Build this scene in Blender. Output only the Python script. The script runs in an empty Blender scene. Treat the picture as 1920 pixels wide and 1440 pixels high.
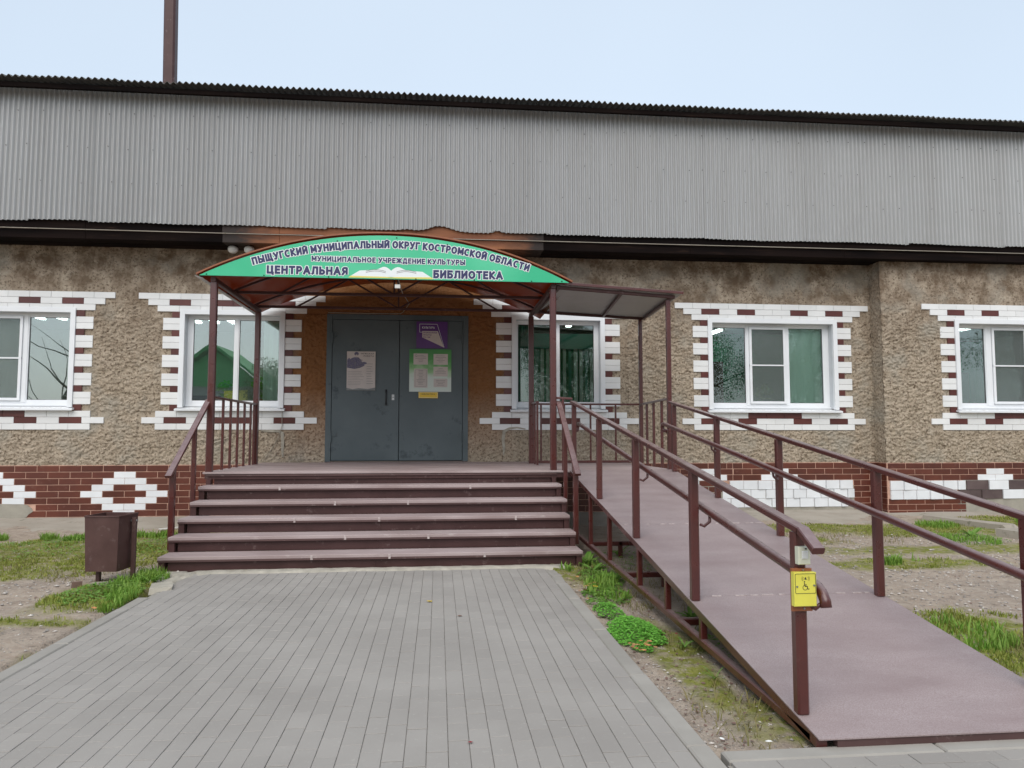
import bpy, bmesh, math, random
import numpy as np
from mathutils import Vector, Matrix
random.seed(7); rng = np.random.default_rng(7)
S = bpy.context.scene; COL = S.collection
# ---------------------------------------------------------------- camera
cam = bpy.data.cameras.new('camera'); co = bpy.data.objects.new('camera', cam); COL.objects.link(co)
YAW, PITCH = .1001, .0693
w_ = Vector((math.sin(YAW)*math.cos(PITCH), math.cos(YAW)*math.cos(PITCH), math.sin(PITCH)))
r_ = Vector((math.cos(YAW), -math.sin(YAW), 0)); u_ = r_.cross(w_)
co.matrix_world = Matrix(((r_.x, u_.x, -w_.x, 0), (r_.y, u_.y, -w_.y, 0), (r_.z, u_.z, -w_.z, 1.40), (0, 0, 0, 1)))
cam.sensor_width = 36; cam.lens = 36*1373.5/1920; cam.clip_start = .05; cam.clip_end = 900
S.camera = co
S.render.resolution_x = 1024; S.render.resolution_y = 768
# ---------------------------------------------------------------- sky, sun
SUN_EL, SUN_AZ = 50, 195      # overcast: a broad soft sun from behind the camera
W = bpy.data.worlds.new("World"); S.world = W; W.use_nodes = True
nt = W.node_tree; nt.nodes.clear()
def wn(t, **k):
    n = nt.nodes.new(t)
    for a, b in k.items(): setattr(n, a, b)
    return n
sky = wn('ShaderNodeTexSky', sky_type='NISHITA', sun_disc=False)
sky.sun_elevation = math.radians(SUN_EL); sky.sun_rotation = math.radians(SUN_AZ)
sky.air_density = 1; sky.dust_density = 3
b1 = wn('ShaderNodeBackground'); b1.inputs[1].default_value = .05
nt.links.new(sky.outputs[0], b1.inputs[0])
tc = wn('ShaderNodeTexCoord'); nz = wn('ShaderNodeTexNoise'); nz.inputs['Scale'].default_value = 1.3; nz.inputs['Detail'].default_value = 3
nt.links.new(tc.outputs['Generated'], nz.inputs['Vector'])
rp = wn('ShaderNodeValToRGB'); rp.color_ramp.elements[0].position = .3; rp.color_ramp.elements[1].position = .7
rp.color_ramp.elements[0].color = (.45, .515, .575, 1); rp.color_ramp.elements[1].color = (.505, .575, .64, 1)
nt.links.new(nz.outputs[0], rp.inputs[0])
b2 = wn('ShaderNodeBackground'); b2.inputs[1].default_value = 1.0; nt.links.new(rp.outputs[0], b2.inputs[0])
ad = wn('ShaderNodeAddShader'); nt.links.new(b1.outputs[0], ad.inputs[0]); nt.links.new(b2.outputs[0], ad.inputs[1])
wo = wn('ShaderNodeOutputWorld'); nt.links.new(ad.outputs[0], wo.inputs[0])
sl = bpy.data.lights.new('sun', 'SUN'); sl.energy = 1.5; sl.angle = math.radians(60); sl.color = (1, .955, .895)
so = bpy.data.objects.new('sun', sl); COL.objects.link(so)
sd = Vector((math.sin(math.radians(SUN_AZ))*math.cos(math.radians(SUN_EL)), math.cos(math.radians(SUN_AZ))*math.cos(math.radians(SUN_EL)), math.sin(math.radians(SUN_EL))))
so.rotation_euler = sd.to_track_quat('Z', 'Y').to_euler()
S.view_settings.view_transform = 'Standard'; S.view_settings.look = 'None'; S.view_settings.gamma = 1
S.view_settings.use_curve_mapping = False; S.view_settings.exposure = .3

# ---------------------------------------------------------------- helpers
def link(name, me, mat=None, parent=None, loc=None):
    o = bpy.data.objects.new(name, me); COL.objects.link(o)
    if mat is not None and me is not None and hasattr(me, 'materials') and not me.materials:
        for m in (mat if isinstance(mat, (list, tuple)) else [mat]): me.materials.append(m)
    if parent: o.parent = parent
    if loc: o.location = loc
    return o
def tag(o, label=None, cat=None, group=None, kind=None):
    if label: o['label'] = label
    if cat: o['category'] = cat
    if group: o['group'] = group
    if kind: o['kind'] = kind
    return o
def thing(name, label, cat, loc=(0, 0, 0), group=None, rz=0):
    o = bpy.data.objects.new(name, None); COL.objects.link(o); o.location = loc; o.rotation_euler.z = rz
    o.empty_display_size = .2
    return tag(o, label, cat, group)
class MB:
    """collects shapes (world coordinates minus origin) into one mesh"""
    def __init__(s, org=(0, 0, 0)): s.v = []; s.f = []; s.mi = []; s.o = Vector(org); s.m = 0
    def add(s, vs, fs):
        n = len(s.v); s.v += [tuple(Vector(v)-s.o) for v in vs]; s.f += [tuple(i+n for i in f) for f in fs]; s.mi += [s.m]*len(fs); return s
    def box(s, x0, x1, y0, y1, z0, z1):
        return s.add([(x, y, z) for z in (z0, z1) for y in (y0, y1) for x in (x0, x1)],
                     [(0, 2, 3, 1), (4, 5, 7, 6), (0, 1, 5, 4), (2, 6, 7, 3), (0, 4, 6, 2), (1, 3, 7, 5)])
    def cham(s, x0, x1, y0, y1, z0, z1, c=.003, ax=1):
        """box whose front (-Y, ax=1) or top (+Z, ax=2) face has a bevelled rim"""
        if ax == 2:
            vs = [(x0, y0, z0), (x1, y0, z0), (x1, y1, z0), (x0, y1, z0), (x0, y0, z1-c), (x1, y0, z1-c), (x1, y1, z1-c), (x0, y1, z1-c),
                  (x0+c, y0+c, z1), (x1-c, y0+c, z1), (x1-c, y1-c, z1), (x0+c, y1-c, z1)]
        else:
            vs = [(x0, y1, z1), (x1, y1, z1), (x1, y1, z0), (x0, y1, z0), (x0, y0+c, z1), (x1, y0+c, z1), (x1, y0+c, z0), (x0, y0+c, z0),
                  (x0+c, y0, z1-c), (x1-c, y0, z1-c), (x1-c, y0, z0+c), (x0+c, y0, z0+c)]
        return s.add(vs, [(0, 3, 2, 1), (0, 1, 5, 4), (1, 2, 6, 5), (2, 3, 7, 6), (3, 0, 4, 7), (4, 5, 9, 8), (5, 6, 10, 9), (6, 7, 11, 10), (7, 4, 8, 11), (8, 9, 10, 11)])
    def bar(s, p, q, w, h, up=(0, 0, 1), c=.15):
        """square tube p-q, width w, height h, softly rounded corners"""
        p, q = Vector(p), Vector(q); d = (q-p).normalized(); up = Vector(up)
        if abs(d.dot(up)) > .95: up = Vector((0, 1, 0))
        a = d.cross(up).normalized(); b = a.cross(d).normalized(); k = c*min(w, h)
        pr = [(-w/2+k, -h/2), (w/2-k, -h/2), (w/2, -h/2+k), (w/2, h/2-k), (w/2-k, h/2), (-w/2+k, h/2), (-w/2, h/2-k), (-w/2, -h/2+k)]
        vs = [e+a*x+b*y for e in (p, q) for x, y in pr]
        return s.add(vs, [tuple(range(8)), tuple(range(15, 7, -1))]+[(i, i+8, (i+1) % 8+8, (i+1) % 8) for i in range(8)])
    def pipe(s, pts, r, n=12, cap=True):
        pts = [Vector(p) for p in pts]; rings = []; prev = None
        rad = r if isinstance(r, (list, tuple)) else [r]*len(pts)
        for i, p in enumerate(pts):
            d = (pts[min(i+1, len(pts)-1)]-pts[max(i-1, 0)]).normalized()
            a = (prev - d*prev.dot(d)) if prev else (d.cross(Vector((0, 0, 1))) if abs(d.z) < .9 else d.cross(Vector((1, 0, 0))))
            a.normalize(); prev = a; b = d.cross(a)
            rings.append([p+(a*math.cos(t)+b*math.sin(t))*rad[i] for t in [2*math.pi*k/n for k in range(n)]])
        vs = [v for rg in rings for v in rg]; fs = []
        for i in range(len(pts)-1):
            for k in range(n): fs.append((i*n+k, i*n+(k+1) % n, (i+1)*n+(k+1) % n, (i+1)*n+k))
        if cap: fs += [tuple(range(n))[::-1], tuple((len(pts)-1)*n+k for k in range(n))]
        return s.add(vs, fs)
    def poly(s, pts, t, axis=(0, 1, 0)):
        """flat outline pts (3D) given thickness t along axis"""
        n = len(pts); a = Vector(axis)*t; P = [Vector(p) for p in pts]
        return s.add(P+[p+a for p in P], [tuple(range(n)), tuple(range(2*n-1, n-1, -1))]+[(i, i+n, (i+1) % n+n, (i+1) % n) for i in range(n)])
    def quad(s, *p): return s.add(p, [tuple(range(len(p)))])
    def mesh(s, name, fix=True):
        me = bpy.data.meshes.new(name); me.from_pydata(s.v, [], s.f); me.update()
        if fix:
            bm = bmesh.new(); bm.from_mesh(me); bmesh.ops.recalc_face_normals(bm, faces=bm.faces); bm.to_mesh(me); bm.free()
        if any(s.mi): me.polygons.foreach_set('material_index', s.mi)
        return me
    def build(s, name, mat, parent=None, smooth=False):
        me = s.mesh(name)
        if smooth: me.polygons.foreach_set('use_smooth', [True]*len(me.polygons))
        o = link(name, me, mat, parent)
        if parent is not None: o.location = s.o-parent.location if parent.parent is None else s.o-parent.location-parent.parent.location
        else: o.location = s.o
        return o
def npmesh(name, V, Fc, smooth=True):
    """V (n,3) and quad or triangle index array to a mesh, fast"""
    me = bpy.data.meshes.new(name); V = np.asarray(V, np.float32); Fc = np.asarray(Fc, np.int32); k = Fc.shape[1]
    me.vertices.add(len(V)); me.vertices.foreach_set('co', V.ravel())
    me.loops.add(Fc.size); me.loops.foreach_set('vertex_index', Fc.ravel())
    me.polygons.add(len(Fc)); me.polygons.foreach_set('loop_start', np.arange(0, Fc.size, k, dtype=np.int32))
    me.polygons.foreach_set('use_smooth', np.full(len(Fc), smooth)); me.update(calc_edges=True); me.validate(); return me
def vnoise(x, y, seed=0):
    """smooth value noise, arrays"""
    xi = np.floor(x).astype(np.int64); yi = np.floor(y).astype(np.int64); fx = x-xi; fy = y-yi
    fx = fx*fx*(3-2*fx); fy = fy*fy*(3-2*fy)
    def h(a, b):
        n = (a*374761393+b*668265263+seed*982451653) & 0xffffffff; n = ((n ^ (n >> 13))*1274126177) & 0xffffffff
        return ((n ^ (n >> 16)) & 0xffff)/65535.
    return (h(xi, yi)*(1-fx)+h(xi+1, yi)*fx)*(1-fy)+(h(xi, yi+1)*(1-fx)+h(xi+1, yi+1)*fx)*fy
def fbm(x, y, oct=4, seed=0):
    s = 0; a = .5; t = 0
    for i in range(oct): s = s+a*vnoise(x*2**i, y*2**i, seed+i); t += a; a *= .5
    return s/t

# ---------------------------------------------------------------- materials
def mat(name, base=(.5, .5, .5), rough=.6, metal=0., spec=.5):
    m = bpy.data.materials.new(name); m.use_nodes = True; b = m.node_tree.nodes['Principled BSDF']
    b.inputs['Base Color'].default_value = (*base, 1); b.inputs['Roughness'].default_value = rough
    b.inputs['Metallic'].default_value = metal; b.inputs['Specular IOR Level'].default_value = spec
    return m, m.node_tree, b
def N(t, typ, ins=None, **k):
    n = t.nodes.new(typ)
    for a, b in k.items(): setattr(n, a, b)
    for a, b in (ins or {}).items():
        if hasattr(b, 'is_output') or isinstance(b, bpy.types.NodeSocket): t.links.new(b, n.inputs[a])
        else: n.inputs[a].default_value = b
    return n
def ramp(t, fac, stops):
    n = t.nodes.new('ShaderNodeValToRGB'); e = n.color_ramp.elements
    while len(e) < len(stops): e.new(.5)
    for i, (p, c) in enumerate(stops): e[i].position = p; e[i].color = (*c, 1) if len(c) == 3 else c
    t.links.new(fac, n.inputs[0]); return n.outputs[0]
def mix(t, fac, a, b, mode='MIX'):
    n = t.nodes.new('ShaderNodeMix'); n.data_type = 'RGBA'; n.blend_type = mode
    for i, x in ((0, fac), (6, a), (7, b)):
        if isinstance(x, bpy.types.NodeSocket): t.links.new(x, n.inputs[i])
        elif isinstance(x, (int, float)): n.inputs[i].default_value = x
        else: n.inputs[i].default_value = (*x, 1)
    return n.outputs[2]
def coord(t, scale=(1, 1, 1), kind='Object'):
    c = t.nodes.new('ShaderNodeTexCoord'); mp = N(t, 'ShaderNodeMapping', {'Scale': scale}); t.links.new(c.outputs[kind], mp.inputs[0]); return mp.outputs[0]
def wcoord(t, scale=(1, 1, 1)):
    g = t.nodes.new('ShaderNodeNewGeometry'); mp = N(t, 'ShaderNodeMapping', {'Scale': scale}); t.links.new(g.outputs['Position'], mp.inputs[0]); return mp.outputs[0]
def noise(t, vec, scale, detail=4, rough=.55): return N(t, 'ShaderNodeTexNoise', {'Vector': vec, 'Scale': scale, 'Detail': detail, 'Roughness': rough}).outputs[0]
def bump(t, b, h, strength=.3, dist=.01):
    n = N(t, 'ShaderNodeBump', {'Height': h, 'Strength': strength, 'Distance': dist}); t.links.new(n.outputs[0], b.inputs['Normal'])
def varied(name, c1, c2, scale=3, rough=.6, metal=0., spec=.5, bs=0, bd=.003, bscale=60, c3=None, s3=25, stretch=(1, 1, 1), rvar=0, objvar=0):
    """two colours blended by noise, optional flecks c3, fine bump, per object brightness"""
    m, t, b = mat(name, c1, rough, metal, spec); v = wcoord(t, stretch)
    c = mix(t, ramp(t, noise(t, v, scale), [(.35, (0, 0, 0)), (.65, (1, 1, 1))]), c1, c2)
    if c3: c = mix(t, ramp(t, noise(t, v, s3, 5, .7), [(.6, (0, 0, 0)), (.72, (1, 1, 1))]), c, c3)
    if objvar:
        oi = t.nodes.new('ShaderNodeObjectInfo'); g = t.nodes.new('ShaderNodeNewGeometry')
        s = N(t, 'ShaderNodeMath', {0: oi.outputs['Random'], 1: g.outputs['Random Per Island']}, operation='ADD').outputs[0]
        s = N(t, 'ShaderNodeMath', {0: s, 1: 1.0}, operation='FRACT').outputs[0]
        k = N(t, 'ShaderNodeMapRange', {'Value': s, 'To Min': 1-objvar, 'To Max': 1+objvar}).outputs[0]
        c = mix(t, 1.0, c, N(t, 'ShaderNodeCombineColor', {0: k, 1: k, 2: k}).outputs[0], 'MULTIPLY')
    t.links.new(c, b.inputs['Base Color'])
    if rvar:
        r = N(t, 'ShaderNodeMapRange', {'Value': noise(t, v, scale*2), 'From Min': .3, 'From Max': .7, 'To Min': rough-rvar, 'To Max': rough+rvar}); t.links.new(r.outputs[0], b.inputs['Roughness'])
    if bs: bump(t, b, noise(t, v, bscale, 5, .6), bs, bd)
    return m
M = {}
# rough cast plaster
m, t, b = mat('plaster', (.3, .24, .17), .92, 0, .2)
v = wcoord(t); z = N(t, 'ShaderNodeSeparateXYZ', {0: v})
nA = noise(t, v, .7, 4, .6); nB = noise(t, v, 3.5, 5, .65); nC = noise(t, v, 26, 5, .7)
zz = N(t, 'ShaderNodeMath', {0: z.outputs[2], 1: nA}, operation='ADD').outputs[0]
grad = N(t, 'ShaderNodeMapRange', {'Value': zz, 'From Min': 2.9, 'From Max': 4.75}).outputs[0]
c = mix(t, grad, (.42, .345, .26), (.155, .105, .068))  # browner upper band, its colour darkened further to stand for the eave shade
c = mix(t, ramp(t, nB, [(.38, (0, 0, 0)), (.66, (1, 1, 1))]), c, (.48, .40, .31))
c = mix(t, ramp(t, nC, [(.38, (1, 1, 1)), (.49, (0, 0, 0))]), c, (.15, .11, .075))  # dark flecks put the shade of crevices between lumps into the colour
c = mix(t, ramp(t, noise(t, wcoord(t, (7, 7, .5)), 2.0, 4, .6), [(.5, (0, 0, 0)), (.75, (.5, .5, .5))]), c, (.21, .165, .12))
c = mix(t, ramp(t, noise(t, v, 1.7, 3), [(.52, (0, 0, 0)), (.7, (.55, .55, .55))]), c, (.36, .34, .29))
# orange tint round the door: warm canopy light put into the plaster colour
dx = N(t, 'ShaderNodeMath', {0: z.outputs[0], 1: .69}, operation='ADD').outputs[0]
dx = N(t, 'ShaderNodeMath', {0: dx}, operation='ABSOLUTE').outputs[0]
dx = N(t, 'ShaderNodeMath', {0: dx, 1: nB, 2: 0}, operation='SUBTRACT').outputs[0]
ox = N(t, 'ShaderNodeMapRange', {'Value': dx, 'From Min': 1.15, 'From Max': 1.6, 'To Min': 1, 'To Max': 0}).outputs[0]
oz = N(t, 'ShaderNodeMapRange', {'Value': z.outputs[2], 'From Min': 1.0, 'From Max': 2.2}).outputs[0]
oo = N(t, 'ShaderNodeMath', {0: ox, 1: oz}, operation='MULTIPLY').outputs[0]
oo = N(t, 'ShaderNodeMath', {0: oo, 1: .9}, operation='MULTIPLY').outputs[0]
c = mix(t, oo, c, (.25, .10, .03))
t.links.new(c, b.inputs['Base Color'])
h = N(t, 'ShaderNodeMath', {0: noise(t, v, 34, 6, .72), 1: noise(t, v, 95, 3)}, operation='ADD').outputs[0]
bump(t, b, h, .8, .016); M['plaster'] = m
M['tile_white'] = varied('tile_white', (.80, .805, .80), (.74, .745, .74), 2.5, .22, 0, .5, objvar=.04)
M['tile_brown'] = varied('tile_brown', (.115, .032, .026), (.09, .024, .02), 3, .3, objvar=.15)
M['plinth_brown'] = varied('plinth_brown', (.125, .034, .02), (.09, .024, .016), 2, .3, 0, .5, objvar=.18, c3=(.15, .06, .045), s3=9)
M['plinth_white'] = varied('plinth_white', (.80, .82, .84), (.74, .76, .78), 4, .15, objvar=.04)
M['dark_block'] = varied('dark_block', (.085, .055, .055), (.12, .085, .08), 5, .6, bs=.4, objvar=.15)
M['brickbit'] = varied('brickbit', (.17, .10, .075), (.12, .08, .06), 30, .9)
M['grout'] = varied('grout', (.58, .36, .27), (.46, .28, .21), 8, .9)
M['patch'] = varied('patch', (.30, .28, .235), (.36, .335, .28), 6, .95, bs=.5, bd=.01)
M['paint'] = varied('paint', (.088, .017, .013), (.068, .014, .0115), 4, .30, 0, .6, bs=.06, bscale=90, c3=(.10, .035, .028), s3=5, rvar=.05)
for n_ in M['paint'].node_tree.nodes:
    if n_.type == 'BSDF_PRINCIPLED': n_.inputs['Coat Weight'].default_value = .4; n_.inputs['Coat Roughness'].default_value = .22
# sky highlights painted into the upward faces of the tubes, with some dust
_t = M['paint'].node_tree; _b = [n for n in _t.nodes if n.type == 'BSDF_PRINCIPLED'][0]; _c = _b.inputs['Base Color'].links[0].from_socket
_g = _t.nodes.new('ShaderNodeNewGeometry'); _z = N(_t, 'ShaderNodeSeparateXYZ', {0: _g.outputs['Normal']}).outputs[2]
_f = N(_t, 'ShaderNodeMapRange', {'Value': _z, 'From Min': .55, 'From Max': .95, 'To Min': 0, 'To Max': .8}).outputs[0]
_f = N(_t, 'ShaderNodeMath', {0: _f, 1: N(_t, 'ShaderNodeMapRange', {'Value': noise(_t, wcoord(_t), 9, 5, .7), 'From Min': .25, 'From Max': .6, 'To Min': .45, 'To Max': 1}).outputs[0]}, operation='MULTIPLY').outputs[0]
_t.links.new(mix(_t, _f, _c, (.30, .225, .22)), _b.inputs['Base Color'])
M['paint_dull'] = varied('paint_dull', (.055, .021, .019), (.075, .032, .03), 3, .5, 0, .4, bs=.08, c3=(.14, .09, .085), s3=11)
M['tread'] = varied('tread', (.42, .34, .33), (.31, .235, .225), 2.4, .62, 0, .4, bs=.08, c3=(.46, .39, .375), s3=7, stretch=(.5, 1, 1))
M['nosing'] = varied('nosing', (.105, .055, .052), (.075, .038, .036), 3, .5, c3=(.2, .15, .14), s3=8)
m, t, b = mat('ramp_steel', (.2, .15, .15), .55, 0, .5)
v = wcoord(t); c = mix(t, ramp(t, noise(t, wcoord(t, (.5, 1.6, 1.6)), 2.2, 5, .6), [(.3, (0, 0, 0)), (.7, (1, 1, 1))]), (.28, .215, .212), (.38, .312, .307))
c = mix(t, ramp(t, noise(t, v, 9, 5, .7), [(.6, (0, 0, 0)), (.8, (.6, .6, .6))]), c, (.43, .37, .36))
c = mix(t, ramp(t, noise(t, v, 160, 2), [(.4, (.6, .6, .6)), (.6, (0, 0, 0))]), c, (.235, .17, .165))
t.links.new(c, b.inputs['Base Color'])
vo = N(t, 'ShaderNodeTexVoronoi', {'Vector': wcoord(t, (1, 1, 1)), 'Scale': 45}); bump(t, b, vo.outputs['Distance'], .12, .002)
rr = N(t, 'ShaderNodeMapRange', {'Value': noise(t, v, 5), 'From Min': .3, 'From Max': .7, 'To Min': .42, 'To Max': .62}); t.links.new(rr.outputs[0], b.inputs['Roughness']); M['ramp'] = m
M['weld'] = varied('weld', (.55, .48, .46), (.34, .27, .26), 40, .7)
m, t, b = mat('zinc', (.3, .3, .3), .5, .25, .5)
v = wcoord(t, (1, 1, .12)); g = t.nodes.new('ShaderNodeNewGeometry')
oi = t.nodes.new('ShaderNodeObjectInfo')
c = mix(t, ramp(t, noise(t, v, 2.2, 5, .6), [(.3, (0, 0, 0)), (.7, (1, 1, 1))]), (.37, .37, .365), (.41, .415, .415))
c = mix(t, ramp(t, noise(t, wcoord(t, (6, 6, .25)), 3, 4), [(.55, (0, 0, 0)), (.8, (.6, .6, .6))]), c, (.33, .325, .315))
k = N(t, 'ShaderNodeMapRange', {'Value': oi.outputs['Random'], 'To Min': .975, 'To Max': 1.02}).outputs[0]
c = mix(t, 1., c, N(t, 'ShaderNodeCombineColor', {0: k, 1: k, 2: k}).outputs[0], 'MULTIPLY')
t.links.new(c, b.inputs['Base Color']); M['zinc'] = m
M['roof'] = varied('roof', (.085, .085, .08), (.12, .115, .105), 2, .8)
M['board_dark'] = varied('board_dark', (.0055, .004, .004), (.013, .008, .007), 3, .9, 0, .08, stretch=(.25, 1, 3), bs=.3, c3=(.03, .018, .013), s3=6)
M['board_orange'] = varied('board_orange', (.31, .115, .042), (.19, .065, .027), 2.5, .7, stretch=(.3, 1, 4), bs=.2, c3=(.16, .06, .03), s3=5)
M['door'] = varied('door_steel', (.062, .084, .092), (.088, .113, .122), 1.6, .42, .0, .5, c3=(.03, .042, .05), s3=3.2, bs=.05, bscale=30, rvar=.08)
M['pvc'] = varied('pvc', (.80, .82, .84), (.76, .78, .80), 2, .3)
M['reveal'] = varied('reveal', (.62, .65, .68), (.54, .56, .58), 2, .5)
M['rubber'] = mat('rubber', (.03, .03, .03), .6)[0]
M['steel'] = varied('steel', (.4, .4, .4), (.3, .3, .3), 8, .35, .9)
M['black'] = mat('black_plastic', (.015, .015, .016), .45)[0]
M['white'] = varied('white_plastic', (.72, .72, .69), (.66, .66, .63), 8, .4)
M['cream'] = varied('cream_plastic', (.66, .66, .52), (.62, .63, .50), 12, .35)
M['yellow'] = varied('yellow_plastic', (.74, .69, .10), (.70, .64, .09), 8, .3)
M['rust_orange'] = varied('rust_orange', (.30, .10, .04), (.25, .08, .035), 20, .5)
M['line_dark'] = mat('print_dark', (.04, .035, .03), .5)[0]
M['sign_green'] = None
m, t, b = mat('sign_green', (.03, .40, .2), .32, 0, .5)
v = wcoord(t); nn = noise(t, v, 1.1, 2); c = mix(t, ramp(t, nn, [(.35, (0, 0, 0)), (.65, (1, 1, 1))]), (.03, .46, .23), (.085, .56, .31))
t.links.new(c, b.inputs['Base Color']); M['sign_green'] = m
M['navy'] = mat('print_navy', (.022, .025, .10), .5)[0]
M['print_white'] = mat('print_white', (.78, .82, .82), .5)[0]
M['book_yellow'] = mat('print_yellow', (.72, .66, .16), .5)[0]
M['purple'] = varied('purple', (.10, .025, .19), (.085, .02, .16), 3, .35)
M['paper'] = varied('paper', (.60, .54, .50), (.54, .49, .46), 7, .5)
M['print_grey'] = mat('print_grey', (.22, .20, .20), .6)[0]
M['print_blue'] = varied('print_blue', (.09, .085, .16), (.2, .19, .26), 60, .6)
m, t, b = mat('board_green', (.05, .3, .05), .35)
v = coord(t); sp_ = N(t, 'ShaderNodeSeparateXYZ', {0: v}); q = N(t, 'ShaderNodeMath', {0: sp_.outputs[2], 1: N(t, 'ShaderNodeMath', {0: noise(t, v, 4, 2), 1: .5}, operation='MULTIPLY').outputs[0]}, operation='SUBTRACT').outputs[0]
t.links.new(ramp(t, q, [(.0, (.60, .68, .62)), (.14, (.30, .52, .25)), (.28, (.06, .30, .05)), (.5, (.035, .22, .04))]), b.inputs['Base Color']); M['poster_green'] = m
M['plate_yellow'] = mat('plate_yellow', (.75, .50, .03), .4)[0]
M['paver'] = varied('paver', (.285, .263, .240), (.325, .302, .276), 1.1, .85, 0, .3, bs=.35, bd=.002, bscale=170, c3=(.37, .35, .315), s3=30, objvar=.04)
M['sand_joint'] = varied('sand_joint', (.20, .185, .16), (.34, .315, .275), 30, .95)
M['kerb'] = varied('kerb', (.285, .265, .235), (.33, .308, .275), 3, .9, bs=.3, bscale=120, objvar=.06)
M['mortar'] = varied('mortar', (.42, .385, .32), (.31, .285, .235), 9, .95, bs=.6, bd=.01, bscale=40)
M['concrete'] = varied('concrete', (.38, .34, .285), (.31, .275, .225), 2, .93, bs=.4, bd=.006, bscale=50, c3=(.15, .15, .10), s3=5)
M['bin'] = varied('bin_paint', (.062, .026, .022), (.088, .042, .036), 5, .5, bs=.1, c3=(.13, .085, .075), s3=9)
M['room'] = varied('room_wall', (.40, .46, .42), (.34, .40, .36), 1, .8)
M['room_green'] = varied('room_green', (.04, .38, .18), (.05, .46, .24), 1, .8)
M['ceiling'] = mat('ceiling', (.6, .62, .6), .8)[0]
M['floor_in'] = mat('floor_in', (.14, .10, .07), .5)[0]
M['wood_dark'] = varied('wood_dark', (.035, .025, .02), (.06, .04, .03), 4, .5)
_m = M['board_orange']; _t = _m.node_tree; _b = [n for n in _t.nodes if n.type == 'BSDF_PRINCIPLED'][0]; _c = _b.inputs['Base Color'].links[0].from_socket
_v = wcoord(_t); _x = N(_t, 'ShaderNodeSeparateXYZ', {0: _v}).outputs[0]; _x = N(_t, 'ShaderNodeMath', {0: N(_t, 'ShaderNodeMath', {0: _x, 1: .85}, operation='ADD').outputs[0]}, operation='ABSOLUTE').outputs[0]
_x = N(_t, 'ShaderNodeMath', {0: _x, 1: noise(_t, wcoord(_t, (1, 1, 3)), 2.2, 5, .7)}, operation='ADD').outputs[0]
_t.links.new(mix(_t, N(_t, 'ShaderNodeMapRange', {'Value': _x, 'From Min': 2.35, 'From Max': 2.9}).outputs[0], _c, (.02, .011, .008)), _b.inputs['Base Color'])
def translucent(name, c, glossy=.06, fac=.5):
    m, t, b = mat(name, c, .6); tr = N(t, 'ShaderNodeBsdfTranslucent', {'Color': (*c, 1)}); mx = N(t, 'ShaderNodeMixShader', {0: fac})
    t.links.new(b.outputs[0], mx.inputs[1]); t.links.new(tr.outputs[0], mx.inputs[2]); t.links.new(mx.outputs[0], t.nodes['Material Output'].inputs[0]); return m
M['curtain'] = translucent('curtain', (.78, .92, .87), fac=.2)
M['blind'] = translucent('blind', (.55, .70, .60), fac=.3)
M['blind_dark'] = translucent('blind_dark', (.10, .36, .27), fac=.3)
M['valance'] = translucent('valance', (.04, .24, .17), fac=.3)
M['net'] = None
def glassmat(name, refl, tint=(.86, .93, .9)):
    m, t, b = mat(name); t.nodes.remove(b)
    lw = N(t, 'ShaderNodeLayerWeight', {'Blend': .35}); fac = N(t, 'ShaderNodeMapRange', {'Value': lw.outputs['Fresnel'], 'From Min': 0, 'From Max': 1, 'To Min': refl, 'To Max': 1})
    gl = N(t, 'ShaderNodeBsdfGlossy', {'Roughness': .0, 'Color': (.93, .97, .96, 1)}); tr = N(t, 'ShaderNodeBsdfTransparent', {'Color': (*tint, 1)})
    bp = N(t, 'ShaderNodeBump', {'Height': noise(t, wcoord(t), 1.6, 1), 'Strength': .06, 'Distance': .02}); t.links.new(bp.outputs[0], gl.inputs['Normal'])
    mx = N(t, 'ShaderNodeMixShader'); t.links.new(fac.outputs[0], mx.inputs[0]); t.links.new(tr.outputs[0], mx.inputs[1]); t.links.new(gl.outputs[0], mx.inputs[2])
    t.links.new(mx.outputs[0], t.nodes['Material Output'].inputs[0]); return m
M['glass'] = glassmat('glass', .22); M['glass_clear'] = glassmat('glass_clear', .07)
m, t, b = mat('mosquito_net', (.17, .20, .19), .8); tr = N(t, 'ShaderNodeBsdfTransparent'); mx = N(t, 'ShaderNodeMixShader', {0: .36})
t.links.new(tr.outputs[0], mx.inputs[1]); t.links.new(b.outputs[0], mx.inputs[2]); t.links.new(mx.outputs[0], t.nodes['Material Output'].inputs[0]); M['net'] = m
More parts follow.
